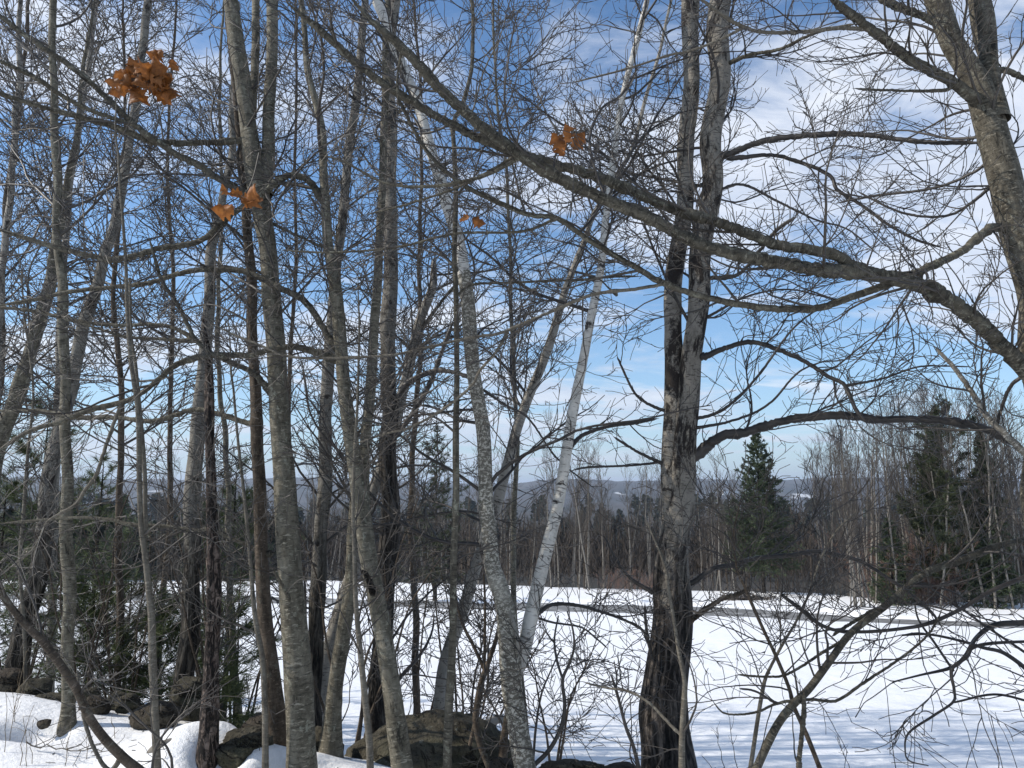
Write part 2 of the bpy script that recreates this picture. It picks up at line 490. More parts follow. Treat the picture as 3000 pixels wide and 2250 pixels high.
M['dark'] = mat_furrow('dark furrowed bark', (0.030, 0.026, 0.022), (0.095, 0.082, 0.069))
M['white'] = mat_birch('white birch bark', (0.56, 0.53, 0.47), 0.95, 0.39)
M['speck'] = mat_birch('speckled birch bark', (0.42, 0.395, 0.33), 0.75, 0.36, 0.9)
M['dullbirch'] = mat_birch('dull grey birch bark', (0.25, 0.23, 0.195), 0.8, 0.43)
M['aspen'] = mat_footed('aspen bark', (0.29, 0.262, 0.218), 0.5, 1.9, 0.9, 0.48, (0.034, 0.029, 0.025), (0.115, 0.097, 0.082))
M['footed'] = mat_footed('dark footed birch bark', (0.21, 0.195, 0.165), 0.4, 2.0, 0.85, 0.44, (0.032, 0.028, 0.022), (0.095, 0.083, 0.066))
M['footed_tall'] = mat_footed('tall dark footed birch bark', (0.20, 0.185, 0.158), 1.6, 4.2, 0.85, 0.44, (0.028, 0.024, 0.020), (0.085, 0.073, 0.06))
M['flaky'] = mat_plates('flaking dead bark')
M['twig'] = mat_twig('grey brown twig bark', (0.018, 0.015, 0.012), (0.075, 0.064, 0.053))
M['twigdark'] = mat_twig('dark twig bark', (0.014, 0.012, 0.010), (0.050, 0.042, 0.036))
M['lichenwood'] = mat_smooth_bark('lichen covered dead wood', (0.06, 0.054, 0.045), (0.15, 0.137, 0.115), (0.33, 0.31, 0.27), (0.55, 0.55, 0.48), 0.3)
M['fartrunk'] = mat_birch('far pale trunk bark', (0.19, 0.175, 0.15), 0.8, 0.40)
M['fartwig'] = mat_twig('far twigs', (0.036, 0.029, 0.023), (0.090, 0.074, 0.060))

def mat_snow():
    m, nt, b = newmat('old snow'); g = NB(nt)
    v = g.n('ShaderNodeNewGeometry').outputs['Position']
    n1 = g.noise(v, 1.3, 5, 0.55); n2 = g.noise(v, 16, 5, 0.7); n3 = g.noise(v, 90, 3, 0.7)
    c = g.ramp(n2, [(0.3, (0.80, 0.81, 0.82)), (0.6, (0.88, 0.885, 0.89))])
    deb = g.ramp(g.noise(v, 45, 3, 0.6), [(0.68, 0.0), (0.75, 0.7)])
    c = g.mix(deb, c, (0.45, 0.40, 0.33))
    g.l(c, b.inputs['Base Color'])
    h = g.math('ADD', g.math('MULTIPLY', n1, 1.6), g.math('ADD', g.math('MULTIPLY', n2, 0.35), g.math('MULTIPLY', n3, 0.10)))
    g.bump(h, 0.75, 0.07, b)
    b.inputs['Roughness'].default_value = 0.6
    return m
M['snow'] = mat_snow()
def mat_lane():
    m, nt, b = newmat('wet gravel lane'); g = NB(nt)
    v = g.n('ShaderNodeNewGeometry').outputs['Position']
    c = g.ramp(g.noise(v, 1.2, 6, 0.7), [(0.3, (0.10, 0.10, 0.097)), (0.55, (0.19, 0.187, 0.18)), (0.68, (0.55, 0.55, 0.55))])
    g.l(c, b.inputs['Base Color']); b.inputs['Roughness'].default_value = 0.6
    g.bump(g.noise(v, 20, 4, 0.7), 0.4, 0.03, b)
    return m
M['lane'] = mat_lane()
def mat_stone(name, dark, mid, light, moss, mossy=0.4):
    m, nt, b = newmat(name); g = NB(nt); v = g.obj()
    n1 = g.noise(v, 5, 7, 0.7, 0.4)
    c = g.ramp(n1, [(0.3, dark), (0.5, mid), (0.72, light)])
    sp = g.ramp(g.noise(v, 38, 4, 0.75), [(0.36, 0.8), (0.46, 0.0)])
    c = g.mix(sp, c, tuple(x * 0.25 for x in dark))
    ms = g.ramp(g.noise(v, 2.4, 5, 0.75), [(0.48, 0.0), (0.62, mossy)])
    c = g.mix(ms, c, moss)
    li = g.ramp(g.noise(v, 12, 4, 0.7), [(0.66, 0.0), (0.70, 0.55)])
    c = g.mix(li, c, (0.30, 0.30, 0.25))
    rg = g.math('ABSOLUTE', g.math('SUBTRACT', g.noise(g.mapping(v, (1.3, 1.3, 2.6)), 1.0, 5, 0.6, 0.8), 0.5), 0.0)
    cr = g.ramp(rg, [(0.0, 1.0), (0.014, 0.0)])
    cr = g.math('MULTIPLY', cr, g.ramp(g.noise(v, 1.9, 2, 0.5), [(0.45, 0.0), (0.55, 0.9)]))
    c = g.mix(cr, c, (0.010, 0.009, 0.007))
    g.l(c, b.inputs['Base Color'])
    h = g.math('SUBTRACT', g.math('ADD', n1, g.math('MULTIPLY', g.noise(v, 30, 5, 0.75), 0.45)), cr)
    g.bump(h, 1.0, 0.07, b)
    b.inputs['Roughness'].default_value = 0.95
    return m
M['stone'] = mat_stone('mossy granite', (0.034, 0.030, 0.022), (0.082, 0.073, 0.053), (0.155, 0.142, 0.108), (0.045, 0.05, 0.02))
M['stone_b'] = mat_stone('brown granite', (0.030, 0.025, 0.019), (0.078, 0.064, 0.049), (0.15, 0.128, 0.10), (0.05, 0.05, 0.022), 0.25)
def mat_leaf():
    m, nt, b = newmat('withered oak leaf'); g = NB(nt); v = g.obj()
    c = g.ramp(g.noise(v, 30, 5, 0.7), [(0.3, (0.13, 0.048, 0.014)), (0.5, (0.29, 0.105, 0.025)), (0.72, (0.44, 0.19, 0.05))])
    rnd = g.n('ShaderNodeObjectInfo').outputs['Random']
    c = g.mix(g.math('MULTIPLY', rnd, 0.65), c, (0.12, 0.055, 0.022))
    g.l(c, b.inputs['Base Color']); b.inputs['Roughness'].default_value = 0.55
    tr = g.n('ShaderNodeBsdfTranslucent'); g.l(c, tr.inputs[0])
    mx = g.n('ShaderNodeMixShader'); mx.inputs[0].default_value = 0.35
    g.l(b.outputs[0], mx.inputs[1]); g.l(tr.outputs[0], mx.inputs[2])
    g.l(mx.outputs[0], nt.nodes['Material Output'].inputs['Surface'])
    g.bump(g.noise(v, 60, 4, 0.7), 0.4, 0.004, b)
    return m
M['leaf'] = mat_leaf()
def mat_needle(name, a, bb):
    m, nt, b = newmat(name); g = NB(nt); v = g.obj()
    g.l(g.ramp(g.noise(v, 3.5, 4, 0.7), [(0.35, a), (0.65, bb)]), b.inputs['Base Color'])
    b.inputs['Roughness'].default_value = 0.6
    return m
M['pine'] = mat_needle('white pine needles', (0.020, 0.027, 0.012), (0.055, 0.066, 0.030))
M['pine_near'] = mat_needle('young white pine needles', (0.040, 0.056, 0.020), (0.115, 0.14, 0.055))
M['spruce'] = mat_needle('spruce needles', (0.030, 0.046, 0.024), (0.085, 0.105, 0.055))
def plain(name, c, rough=0.9):
    m, nt, b = newmat(name); g = NB(nt); v = g.obj()
    g.l(g.ramp(g.noise(v, 8, 4, 0.6), [(0.3, tuple(x * 0.7 for x in c)), (0.7, c)]), b.inputs['Base Color'])
    b.inputs['Roughness'].default_value = rough
    return m
M['stalk'] = plain('dry stalk', (0.20, 0.155, 0.10))
M['deadlog'] = plain('grey dead wood', (0.22, 0.20, 0.17))
M['paint'] = plain('white painted boards', (0.8, 0.8, 0.78))
M['roof'] = plain('dark roof', (0.12, 0.12, 0.13))

# ------------------------------------------------------------------ ground, lane, valley, hills
def V2(vx, Y):   # world x of a V column at depth Y
    return (vx * VS - 1500.0) / FPX * Y
def build_ground():
    ang = np.concatenate([np.linspace(-180, -46, 60, endpoint=False), np.linspace(-44, 44, 270, endpoint=False), np.linspace(46, 180, 60)])
    ang = np.radians(ang)
    rad = np.concatenate([np.geomspace(0.15, 2.5, 12, endpoint=False), np.linspace(2.5, 9.5, 120, endpoint=False), np.geomspace(9.5, 34, 70, endpoint=False),
                          np.linspace(34, 62, 90, endpoint=False), np.geomspace(62, 104, 26)])
    A, Rr = np.meshgrid(ang, rad)
    X = Rr * np.sin(A); Y = Rr * np.cos(A)
    Z = ground(X, np.maximum(Y, -60))
    n, k = X.shape
    V = np.stack([X, Y, Z], -1).reshape(-1, 3)
    i = np.arange(n - 1)[:, None]; j = np.arange(k - 1)[None]
    F = np.stack([i * k + j, i * k + j + 1, (i + 1) * k + j + 1, (i + 1) * k + j], -1).reshape(-1, 4)[:, ::-1]
    o = link('snow_ground', mesh('snow_ground', V, F), M['snow'])
    tag(o, kind='structure')

def build_lane():
    xs = np.linspace(LANE[3, 0], LANE[-4, 0], 260)
    ys = np.interp(xs, LANE[:, 0], LANE[:, 1])
    rows = []
    for k, off in enumerate(np.linspace(-1.75, 1.75, 9)):
        o2 = off + (0.25 * snoise(21 + (k > 4), xs, xs * 0, 1.1) if k in (0, 8) else 0)
        rows.append(np.stack([xs, ys + o2, ground(xs, ys + o2) + 0.02], 1))
    V = np.stack(rows, 1); n, k, _ = V.shape
    i = np.arange(n - 1)[:, None]; j = np.arange(k - 1)[None]
    F = np.stack([i * k + j, (i + 1) * k + j, (i + 1) * k + j + 1, i * k + j + 1], -1).reshape(-1, 4)
    o = link('gravel_lane', mesh('gravel_lane', V.reshape(-1, 3), F), M['lane'])
    tag(o, kind='structure')

def far_h(x, y):
    base = -9.0 - 0.10 * np.clip(y - 90, 0, 260)                      # falls away to the valley floor
    r1 = 26.0 * np.exp(-((y - 430) / 120.0) ** 2) * (0.85 + 0.25 * snoise(31, x, y, 0.006))     # wooded rise
    b2 = -34 + 14 * snoise(35, x, y, 0.004)
    t = sstep((y - 500) / 500.0)
    z = (base + r1) * (1 - t) + b2 * t
    a = x / np.maximum(y, 1)
    hill = 74 + 14 * snoise(32, a * 10, a * 0, 0.9, 3) + 5 * snoise(33, x, y, 0.006)
    hill = hill + 10 * sstep((a - 0.05) / 0.5) * 0.4
    z = z + hill * sstep((y - 1500) / 1700.0)
    z = z - 60 * sstep((y - 4200) / 3000)
    return z
def build_far():
    ang = np.radians(np.linspace(-55, 55, 240))
    rad = np.geomspace(85, 7500, 150)
    A, Rr = np.meshgrid(ang, rad)
    X = Rr * np.sin(A); Y = Rr * np.cos(A)
    Z = far_h(X, Y)
    rough = np.random.default_rng(5).uniform(0, 1, Z.shape)
    Z = Z + rough * np.where(Y > 1200, 7.0, 0.0) * (snoise(36, X, Y, 0.004) > -0.55)
    n, k = X.shape
    V = np.stack([X, Y, Z], -1).reshape(-1, 3)
    i = np.arange(n - 1)[:, None]; j = np.arange(k - 1)[None]
    F = np.stack([i * k + j, i * k + j + 1, (i + 1) * k + j + 1, (i + 1) * k + j], -1).reshape(-1, 4)[:, ::-1]
    m, nt, b = newmat('wooded hills'); g = NB(nt)
    v = g.n('ShaderNodeNewGeometry').outputs['Position']
    c = g.ramp(g.noise(g.mapping(v, (1, 0.4, 1)), 0.013, 9, 0.8), [(0.36, (0.018, 0.024, 0.020)), (0.5, (0.055, 0.050, 0.045)), (0.66, (0.12, 0.108, 0.098))])
    sn = g.ramp(g.noise(g.mapping(v, (1, 0.35, 1)), 0.0042, 3, 0.5), [(0.668, 0.0), (0.68, 1.0)])
    c = g.mix(sn, c, (0.50, 0.51, 0.52))
    g.l(c, b.inputs['Base Color'])
    o = link('wooded_hills', mesh('wooded_hills', V, F), m)
    tag(o, kind='structure')
build_ground(); build_lane(); build_far()

# ------------------------------------------------------------------ woody things
def trace(pts, Y0, Y1, n):
    """V-unit polyline -> world path and radius. pts: (x, y, w); depth runs Y0 -> Y1"""
    p = np.asarray(pts, float)
    s = np.concatenate([[0], np.cumsum(np.hypot(*np.diff(p[:, :2], axis=0).T))]); s /= s[-1]
    Ys = Y0 + (Y1 - Y0) * s
    W = np.array([np.append(at(x, y, Y), radius_at(w, Y)) for (x, y, w), Y in zip(p, Ys)])
    c = spline(W, n)
    return c[:, :3], np.maximum(c[:, 3], 0.002)
def wander(P, rng, amp):
    """gentle crookedness along a path, zero at its first point"""
    s = np.concatenate([[0], np.cumsum(np.linalg.norm(np.diff(P, axis=0), axis=1))])
    for k in range(4):
        f = rng.uniform(1.5, 9); ph = rng.uniform(0, 6.28); d = rng.normal(size=3)
        P = P + (np.sin(f * s + ph) - math.sin(ph))[:, None] * d[None] * amp * 0.3
    return P
def knots(R, P, rng, per_m, amp):
    L = np.concatenate([[0], np.cumsum(np.linalg.norm(np.diff(P, axis=0), axis=1))])
    rm = float(R.mean())
    for _ in range(rng.poisson(per_m * L[-1])):
        c = rng.uniform(0, L[-1]); w = rm * rng.uniform(0.6, 1.4) + 0.008
        R = R * (1 + amp * rng.uniform(0.3, 1) * np.exp(-((L - c) / w) ** 2))
    return R
def project(P):
    """world points -> V units and depth"""
    q = np.atleast_2d(P) - np.array([0, 0, EYE])
    f = CT * q[:, 1] + ST * q[:, 2]; u = -ST * q[:, 1] + CT * q[:, 2]
    return (1500 + FPX * q[:, 0] / f) / VS, (1125 - FPX * u / f) / VS, q[:, 1]

TREES = []
DENS, DENS2, DENS3 = 1.55, 1.45, 1.35
def tree(kind, label, cat, bark, trunk, Y, Y1=None, ground_base=True, limbs=(), stems=(), twig='twig', n1=10, t1=(0.3, 1.0), len1=(0.7, 1.8), d2=5.0, len2=(0.25, 0.75),
         d3=9.0, len3=(0.06, 0.22), dl=5.0, ext=2.5, seed=None, group=None, flare=0.25, up1=0.25, sides=18, wob=0.05, flat=0.5, extn=10, rmin=0.0016, knot=1.5):
    """trunk: V polyline base->top with widths. limbs: (pts, Y_end, bark or None) starting at the trunk's depth nearby.
    stems: further stems of a forked tree, (pts, Y0, Y1)."""
    rng = np.random.default_rng(seed if seed is not None else len(TREES) + 100)
    rmin = max(rmin, 0.00042 * Y)
    Y1 = Y if Y1 is None else Y1
    m_ = 20 + 8 * len(trunk)
    P, R = trace(trunk, Y, Y1, m_ * 2)
    P = wander(P, rng, R.mean() * 0.35)
    if ground_base:
        d = P[0] - P[4]; d = d / max(np.linalg.norm(d), 1e-6)
        gz = float(ground(P[0, 0], P[0, 1]))
        if P[0, 2] > gz - 0.1:
            t = (P[0, 2] - gz + 0.15) / max(-d[2], 0.3)
            k = max(3, int(t / 0.06)); q = P[0] + d * np.linspace(t, 0, k, endpoint=False)[:, None]
            P = np.vstack([q, P]); R = np.concatenate([np.full(k, R[0]), R])
    # root flare
    L = np.concatenate([[0], np.cumsum(np.linalg.norm(np.diff(P, axis=0), axis=1))])
    R = R * (1 + flare * np.exp(-(L / 0.22) ** 1.5))
    nfull = len(P)
    if ext > 0:                                              # the part above the picture's top edge, which still throws shade
        d = unit(P[-1] - P[-6]); k = int(ext / 0.1)
        q = P[-1] + (d + np.array([0, 0, 0.15])) * np.linspace(0.1, ext, k)[:, None]
        q = q + np.cumsum(rng.normal(size=(k, 3)) * 0.006, axis=0)
        P = np.vstack([P, q]); R = np.concatenate([R, R[-1] * np.linspace(1, 0.12, k)])
    R = knots(R, P, rng, knot, 0.07)
    root = empty(kind, tuple(P[0]))
    tag(root, label, cat, group)
    V, F, B = tubes(P[None], R[None], sides, wob, rng.integers(1e6))
    o = link('trunk', mesh('trunk', V, F, B), M[bark]); parent_keep(o, root)
    allP = [(P, R)]
    for s in stems:
        pts, ya, yb = s[:3]; sb = s[3] if len(s) > 3 else bark
        p, r = trace(pts, ya, yb, 40 + 10 * len(pts))
        p = wander(p, rng, r.mean() * 0.3); r = knots(r, p, rng, knot, 0.07)
        if ext > 0 and pts[-1][1] < 40:
            d = unit(p[-1] - p[-6]); k = int(ext / 0.1)
            q = p[-1] + (d + np.array([0, 0, 0.15])) * np.linspace(0.1, ext, k)[:, None]
            p = np.vstack([p, q]); r = np.concatenate([r, r[-1] * np.linspace(1, 0.12, k)])
        V, F, B = tubes(p[None], r[None], sides, wob, rng.integers(1e6))
        o = link('stem', mesh('stem', V, F, B), M[sb]); parent_keep(o, root)
        allP.append((p, r))
    LP = []
    for l in limbs:
        pts, ya, yb = l[:3]; lb = l[3] if len(l) > 3 else "limb"
        # seat the branch in the trunk, stem or branch that it grows from
        best = None
        for cp, cr in allP + LP:
            qx, qy, qd = project(cp)
            e = np.hypot(qx - pts[0][0], qy - pts[0][1]) - cr * FPX / qd / VS; k = int(np.argmin(e))
            if e[k] < 60 and (best is None or e[k] < best[0]): best = (e[k], qx[k], qy[k], qd[k])
        if best is not None:
            wd = pts[0][2]
            if math.hypot(best[1] - pts[0][0], best[2] - pts[0][1]) > 4:
                pts = [(best[1], best[2], wd * 1.45), (0.25 * best[1] + 0.75 * pts[0][0], 0.25 * best[2] + 0.75 * pts[0][1], wd * 1.2)] + list(pts[1:] if len(pts) > 2 else pts)
            ya = best[3]
        p, r = trace(pts, ya, yb, 24 + 8 * len(pts))
        p = wander(p, rng, 0.014); r = knots(r, p, rng, 5.0, 0.20)
        p[1:] = p[1:] + rng.normal(size=(len(p) - 1, 3)) * 0.10 * r[1:, None]
        r = r * np.clip((1 - np.linspace(0, 1, len(r))) * 14, 0.12, 1)
        big = max(q[2] for q in pts) > 10
        V, F, B = tubes(p[None], r[None], 14 if big else 7, wob * (1.8 if big else 1), rng.integers(1e6))
        o = link('branch', mesh('branch', V, F, B), M[lb]); parent_keep(o, root)
        LP.append((p, r))
    # twigs: shoots off the trunk, off the traced branches, and two further orders
    bag = Bag()
    def norm(lst, n=40):
        if not lst: return np.zeros((0, n, 3)), np.zeros((0, n))
        return (np.stack([spline(np.c_[p, r], n)[:, :3] for p, r in lst]), np.stack([spline(np.c_[p, r], n)[:, 3] for p, r in lst]))
    TP, TR = norm(allP); BP, BR = norm(LP)
    Ltot = sum(np.linalg.norm(np.diff(p, axis=0), axis=1).sum() for p, _ in allP)
    a1, r1 = spawn(TP, TR, rng, DENS * n1 / max(Ltot * (t1[1] - t1[0]), .1), t1, len1, (40, 80), flat, up1, 0.10, 14, 0.45, 0.003, 0.25, 0.02, 0.4)
    b1, br1 = spawn(BP, BR, rng, dl * 0.32, (0.08, 1.0), (0.4, 1.0), (30, 65), flat, 0.15, 0.10, 12, 0.5, 0.0026, 0.3, 0.02, 0.5)
    for p, r, k in ((a1, r1, 4), (b1, br1, 4)):
        if len(p): bag.add(*tubes(p, r, k))
    P1 = np.concatenate([a1, np.stack([spline(x, 14) for x in b1]) if len(b1) else np.zeros((0, 14, 3))])
    R1 = np.concatenate([r1, np.stack([np.interp(np.linspace(0, 1, 14), np.linspace(0, 1, 12), x) for x in br1]) if len(b1) else np.zeros((0, 14))])
    P2, R2 = spawn(P1, R1, rng, DENS2 * d2, (0.12, 1.0), len2, (30, 60), flat, 0.15, 0.11, 9, 0.6, rmin * 1.15, 0.4, 0.02, 0.6)
    P2b, R2b = spawn(BP, BR, rng, dl * 0.7, (0.05, 1.0), (0.12, 0.5), (35, 75), flat, 0.2, 0.14, 9, 0.4, rmin * 1.15, 0.4, 0.02, 0.4)
    P2 = np.concatenate([P2, P2b]); R2 = np.concatenate([R2, R2b])
    def seen(p_):
        qx, qy, qd = project(p_[:, 0]); return (qy > -70) & (qx > -90) & (qx < 2300) & (qd > 1)
    if len(P2): bag.add(*tubes(P2, R2, 3))
    s2 = seen(P2); P2, R2 = P2[s2], R2[s2]
    P3, R3 = spawn(P2, R2, rng, DENS3 * d3, (0.15, 1.0), len3, (30, 60), flat, 0.1, 0.19, 4, 0.7, rmin, 0.5, 0.03, 0.5)
    if len(P3): bag.add(*tubes(P3, R3, 3))
    if bag.n:
        o = link('twigs', bag.mesh('twigs'), M[twig]); parent_keep(o, root); o['kind'] = 'stuff'
    TREES.append(root)
    return root

def w(pts, w0, w1):
    """V polyline with a width running w0 -> w1"""
    n = len(pts); return [(x, y, w0 + (w1 - w0) * i / max(n - 1, 1)) for i, (x, y) in enumerate(pts)]

# ------------------------------------------------------------------ foreground trees, left to right
def base_Y(vx, vy):
    return float(ghit(vx, vy)[1])

tree('birch_tree', 'slender grey birch at the far left edge, its trunk leaning out of the picture', 'tree', 'dullbirch',
     [(-10, 900, 17), (-4, 720, 16), (8, 550, 14), (17, 467, 14), (28, 350, 13), (32, 250, 12), (42, 187, 12), (40, 100, 12), (43, 0, 10)], 9.0, None, n1=26, len1=(0.8, 2.4), d2=5, d3=8)
tree('maple_tree', 'straight slim grey maple rising from bare snow in front of the wall stones', 'tree', 'grey',
     [(145, 1572, 33), (148, 1530, 26), (151, 1472, 25), (150, 1372, 25), (150, 1239, 24), (147, 1106, 24), (145, 953, 22), (142, 803, 21), (138, 653, 20), (130, 553, 19),
      (125, 433, 18), (123, 300, 17), (118, 200, 16), (115, 100, 15), (117, 0, 15)], base_Y(147, 1570), None, n1=22, t1=(0.3, 1), len1=(0.7, 2.0), flare=0.15)
tree('birch_tree', 'thin patchy birch crossing behind the straight slim grey maple', 'tree', 'dullbirch',
     [(120, 1010, 17), (132, 640, 15), (142, 520, 14), (147, 450, 13), (152, 383, 13), (163, 333, 13), (172, 267, 13), (182, 200, 12), (192, 143, 12), (200, 57, 11), (207, 0, 11)], 9.5, None, n1=26, len1=(0.8, 2.4))
tree('birch_tree', 'dark leaning birch rising to the right from the stones at the left end of the wall', 'tree', 'footed',
     [(20, 1500, 48), (30, 1450, 42), (50, 1339, 38), (77, 1239, 36), (93, 1139, 34), (100, 1053, 32), (110, 1003, 30), (130, 920, 28), (160, 820, 26)], 7.6, 7.6, n1=4, len1=(0.6, 1.5), ext=0,
     stems=[([(155, 836, 26), (170, 753, 26), (180, 703, 25), (197, 646, 24), (217, 586, 23), (237, 517, 22), (257, 433, 21), (270, 367, 20), (280, 300, 20), (290, 227, 19), (300, 150, 19), (310, 83, 18), (318, 0, 18)], 7.6, 7.8, 'footed')],
     t1=(0.35, 1.0))
TREES[-1]['label'] = 'dark barked birch leaning right from the left end of the wall, pale patches above'
tree('ash_tree', 'stout dark tree leaning right and leaving at the left edge of the picture', 'tree', 'grey',
     [(-22, 1060, 34), (7, 936, 32), (37, 860, 31), (60, 785, 30), (82, 710, 28), (107, 620, 24), (122, 540, 20), (135, 470, 17), (150, 380, 13)], 8.6, None, n1=24, len1=(0.8, 2.2), ext=3)
tree('sapling', 'wispy grey sapling in the far left corner over the pine boughs', 'sapling', 'slim',
     [(55, 1480, 7), (47, 1300, 7), (42, 1204, 7), (52, 1080, 7), (62, 960, 6), (70, 850, 5), (60, 740, 5)], 6.8, None, n1=14, len1=(0.4, 1.2), ext=1)
# -- the arching stem in the left foreground
tree('sapling', 'dark stem arching steeply down across the snow at lower left', 'sapling', 'brown',
     [(293, 1659, 21), (267, 1639, 20), (227, 1599, 19), (193, 1549, 18), (167, 1489, 17), (133, 1439, 16), (93, 1389, 15), (50, 1346, 14), (20, 1306, 13), (-10, 1255, 11), (-40, 1180, 10)], 3.7, 3.5, n1=4,
     len1=(0.3, 0.8), ext=0, flare=0, limbs=[([(227, 1672, 8), (207, 1623, 8), (187, 1566, 8), (177, 1506, 6), (172, 1440, 4)], 3.7, 3.7, 'slim')], sides=14)
tree('sapling', 'slim pale pole sapling standing in the snow before the half buried stick', 'sapling', 'slim',
     [(340, 1659, 17), (335, 1539, 15), (330, 1439, 15), (327, 1339, 14), (320, 1272, 13), (313, 1206, 12), (305, 1139, 11), (300, 1020, 10), (297, 886, 9), (283, 786, 9), (273, 686, 8), (270, 580, 7), (262, 450, 6)], 4.35, None,
     n1=13, len1=(0.5, 1.4), ext=1, stems=[([(312, 1206, 9), (314, 1120, 9), (312, 1020, 9), (302, 886, 8), (293, 786, 7), (283, 720, 6), (280, 600, 5)], 4.4, 4.5)], flare=0.1, sides=12)
# -- the birch on the wall with rugged foot
tree('birch_tree', 'birch with rugged dark foot on the mossy wall boulder, pale bark higher up', 'tree', 'footed',
     [(400, 1500, 44), (397, 1472, 40), (403, 1339, 36), (408, 1239, 35), (411, 1139, 34), (418, 1030, 33)], 6.6, None, ext=0, n1=3, len1=(0.5, 1.2),
     stems=[([(417, 1040, 33), (425, 920, 30), (433, 820, 27), (443, 736, 26), (448, 670, 25), (450, 620, 24), (455, 553, 22), (463, 500, 20), (480, 417, 17), (497, 333, 16), (500, 233, 15), (503, 150, 13), (506, 60, 12), (507, 0, 12)], 6.6, 6.8, 'footed')],
     t1=(0.3, 1), )
TREES[-1]['label'] = 'birch standing on the mossy wall boulder, furrowed dark foot and paler trunk above'
tree('dead_tree', 'broken dead snag with flaking plated bark, left of the reddish brown maple', 'tree', 'flaky',
     [(446, 1665, 40), (453, 1539, 36), (457, 1439, 30), (461, 1306, 27), (461, 1172, 24), (457, 1053, 22), (453, 953, 19), (452, 853, 18), (450, 770, 12), (444, 720, 8), (440, 690, 4)], 4.8, None, n1=3, t1=(0.3, 0.9), len1=(0.2, 0.5),
     ext=0, flare=0.2, wob=0.10, sides=26, knot=4)
# -- reddish maple + main maple
tree('maple_tree', 'reddish brown maple with fine ridged bark, close left of the largest grey maple', 'tree', 'brown',
     [(607, 1665, 42), (597, 1539, 38), (587, 1439, 34), (573, 1339, 29), (567, 1239, 28), (563, 1053, 26), (557, 953, 25), (553, 853, 24), (550, 753, 23), (545, 653, 22), (540, 553, 21), (537, 483, 20), (530, 400, 17), (520, 300, 14), (508, 200, 12), (500, 90, 9)], 5.2, None,
     n1=20, t1=(0.35, 1), limbs=[
     (w([(560, 920), (517, 910), (467, 896), (417, 886), (367, 900), (317, 910), (233, 903), (150, 900), (83, 890), (17, 890), (-30, 878)], 12, 8), 5.2, 5.8),
     (w([(600, 1196), (550, 1186), (500, 1163), (450, 1143), (420, 1146), (350, 1138), (280, 1136), (233, 1124), (163, 1120), (70, 1126), (-10, 1130)], 10, 6), 5.2, 5.4)])
tree('sapling', 'thin brown sapling rising just left of the reddish brown maple', 'sapling', 'slim',
     [(573, 1665, 14), (573, 1539, 13), (567, 1422, 12), (555, 1356, 10), (547, 1289, 9), (540, 1200, 8), (528, 1080, 7), (515, 960, 6), (505, 840, 5)], 4.6, None, n1=8, len1=(0.3, 0.9), ext=0.5, flare=0, sides=10)
tree('maple_tree', 'largest grey maple with three tall stems, left of the boulder pile', 'tree', 'grey',
     [(652, 1665, 60), (648, 1506, 56), (642, 1372, 53), (633, 1239, 50), (623, 1106, 47), (617, 1020, 45), (610, 953, 43), (603, 853, 42), (597, 753, 40), (587, 653, 40), (580, 533, 40), (570, 467, 42), (560, 400, 46), (545, 310, 40), (535, 233, 36), (527, 167, 36), (515, 100, 35), (500, 0, 33)], 4.7, 4.9,
     n1=22, t1=(0.35, 1), len1=(0.7, 2.0), sides=26, wob=0.03,
     stems=[([(574, 420, 30), (576, 367, 29), (580, 300, 28), (582, 233, 27), (588, 133, 26), (588, 0, 25)], 4.85, 5.1),
            ([(545, 250, 20), (547, 150, 18), (550, 83, 18), (550, 0, 17)], 4.95, 5.3)],
     limbs=[
     (w([(533, 303), (433, 305), (333, 303), (300, 293), (233, 270), (167, 253), (100, 233), (43, 213), (0, 197), (-40, 180)], 14, 11), 4.8, 4.3),
     (w([(545, 425), (500, 395), (467, 377), (433, 353), (383, 327), (333, 290), (283, 250), (227, 203), (167, 157), (110, 113), (50, 67), (0, 27), (-40, -5)], 16, 11), 4.8, 4.2),
     (w([(580, 846), (550, 803), (500, 776), (450, 753), (417, 726), (383, 663), (350, 613), (335, 560), (320, 500)], 13, 6), 4.75, 4.6),
     (w([(417, 738), (333, 733), (267, 730), (217, 713), (150, 690), (80, 672)], 8, 4), 4.7, 4.7),
     (w([(433, 742), (383, 713), (333, 706), (267, 703), (183, 690), (83, 676), (0, 663), (-30, 660)], 9, 7), 4.7, 4.9),
     (w([(640, 1330), (617, 1275), (590, 1230)], 8, 5), 4.6, 4.5),
     (w([(283, 267), (200, 240), (133, 207), (67, 163), (0, 130), (-30, 115)], 11, 9), 4.35, 4.0),
     (w([(560, 470), (660, 520), (760, 560)], 7, 4), 4.9, 5.0)])
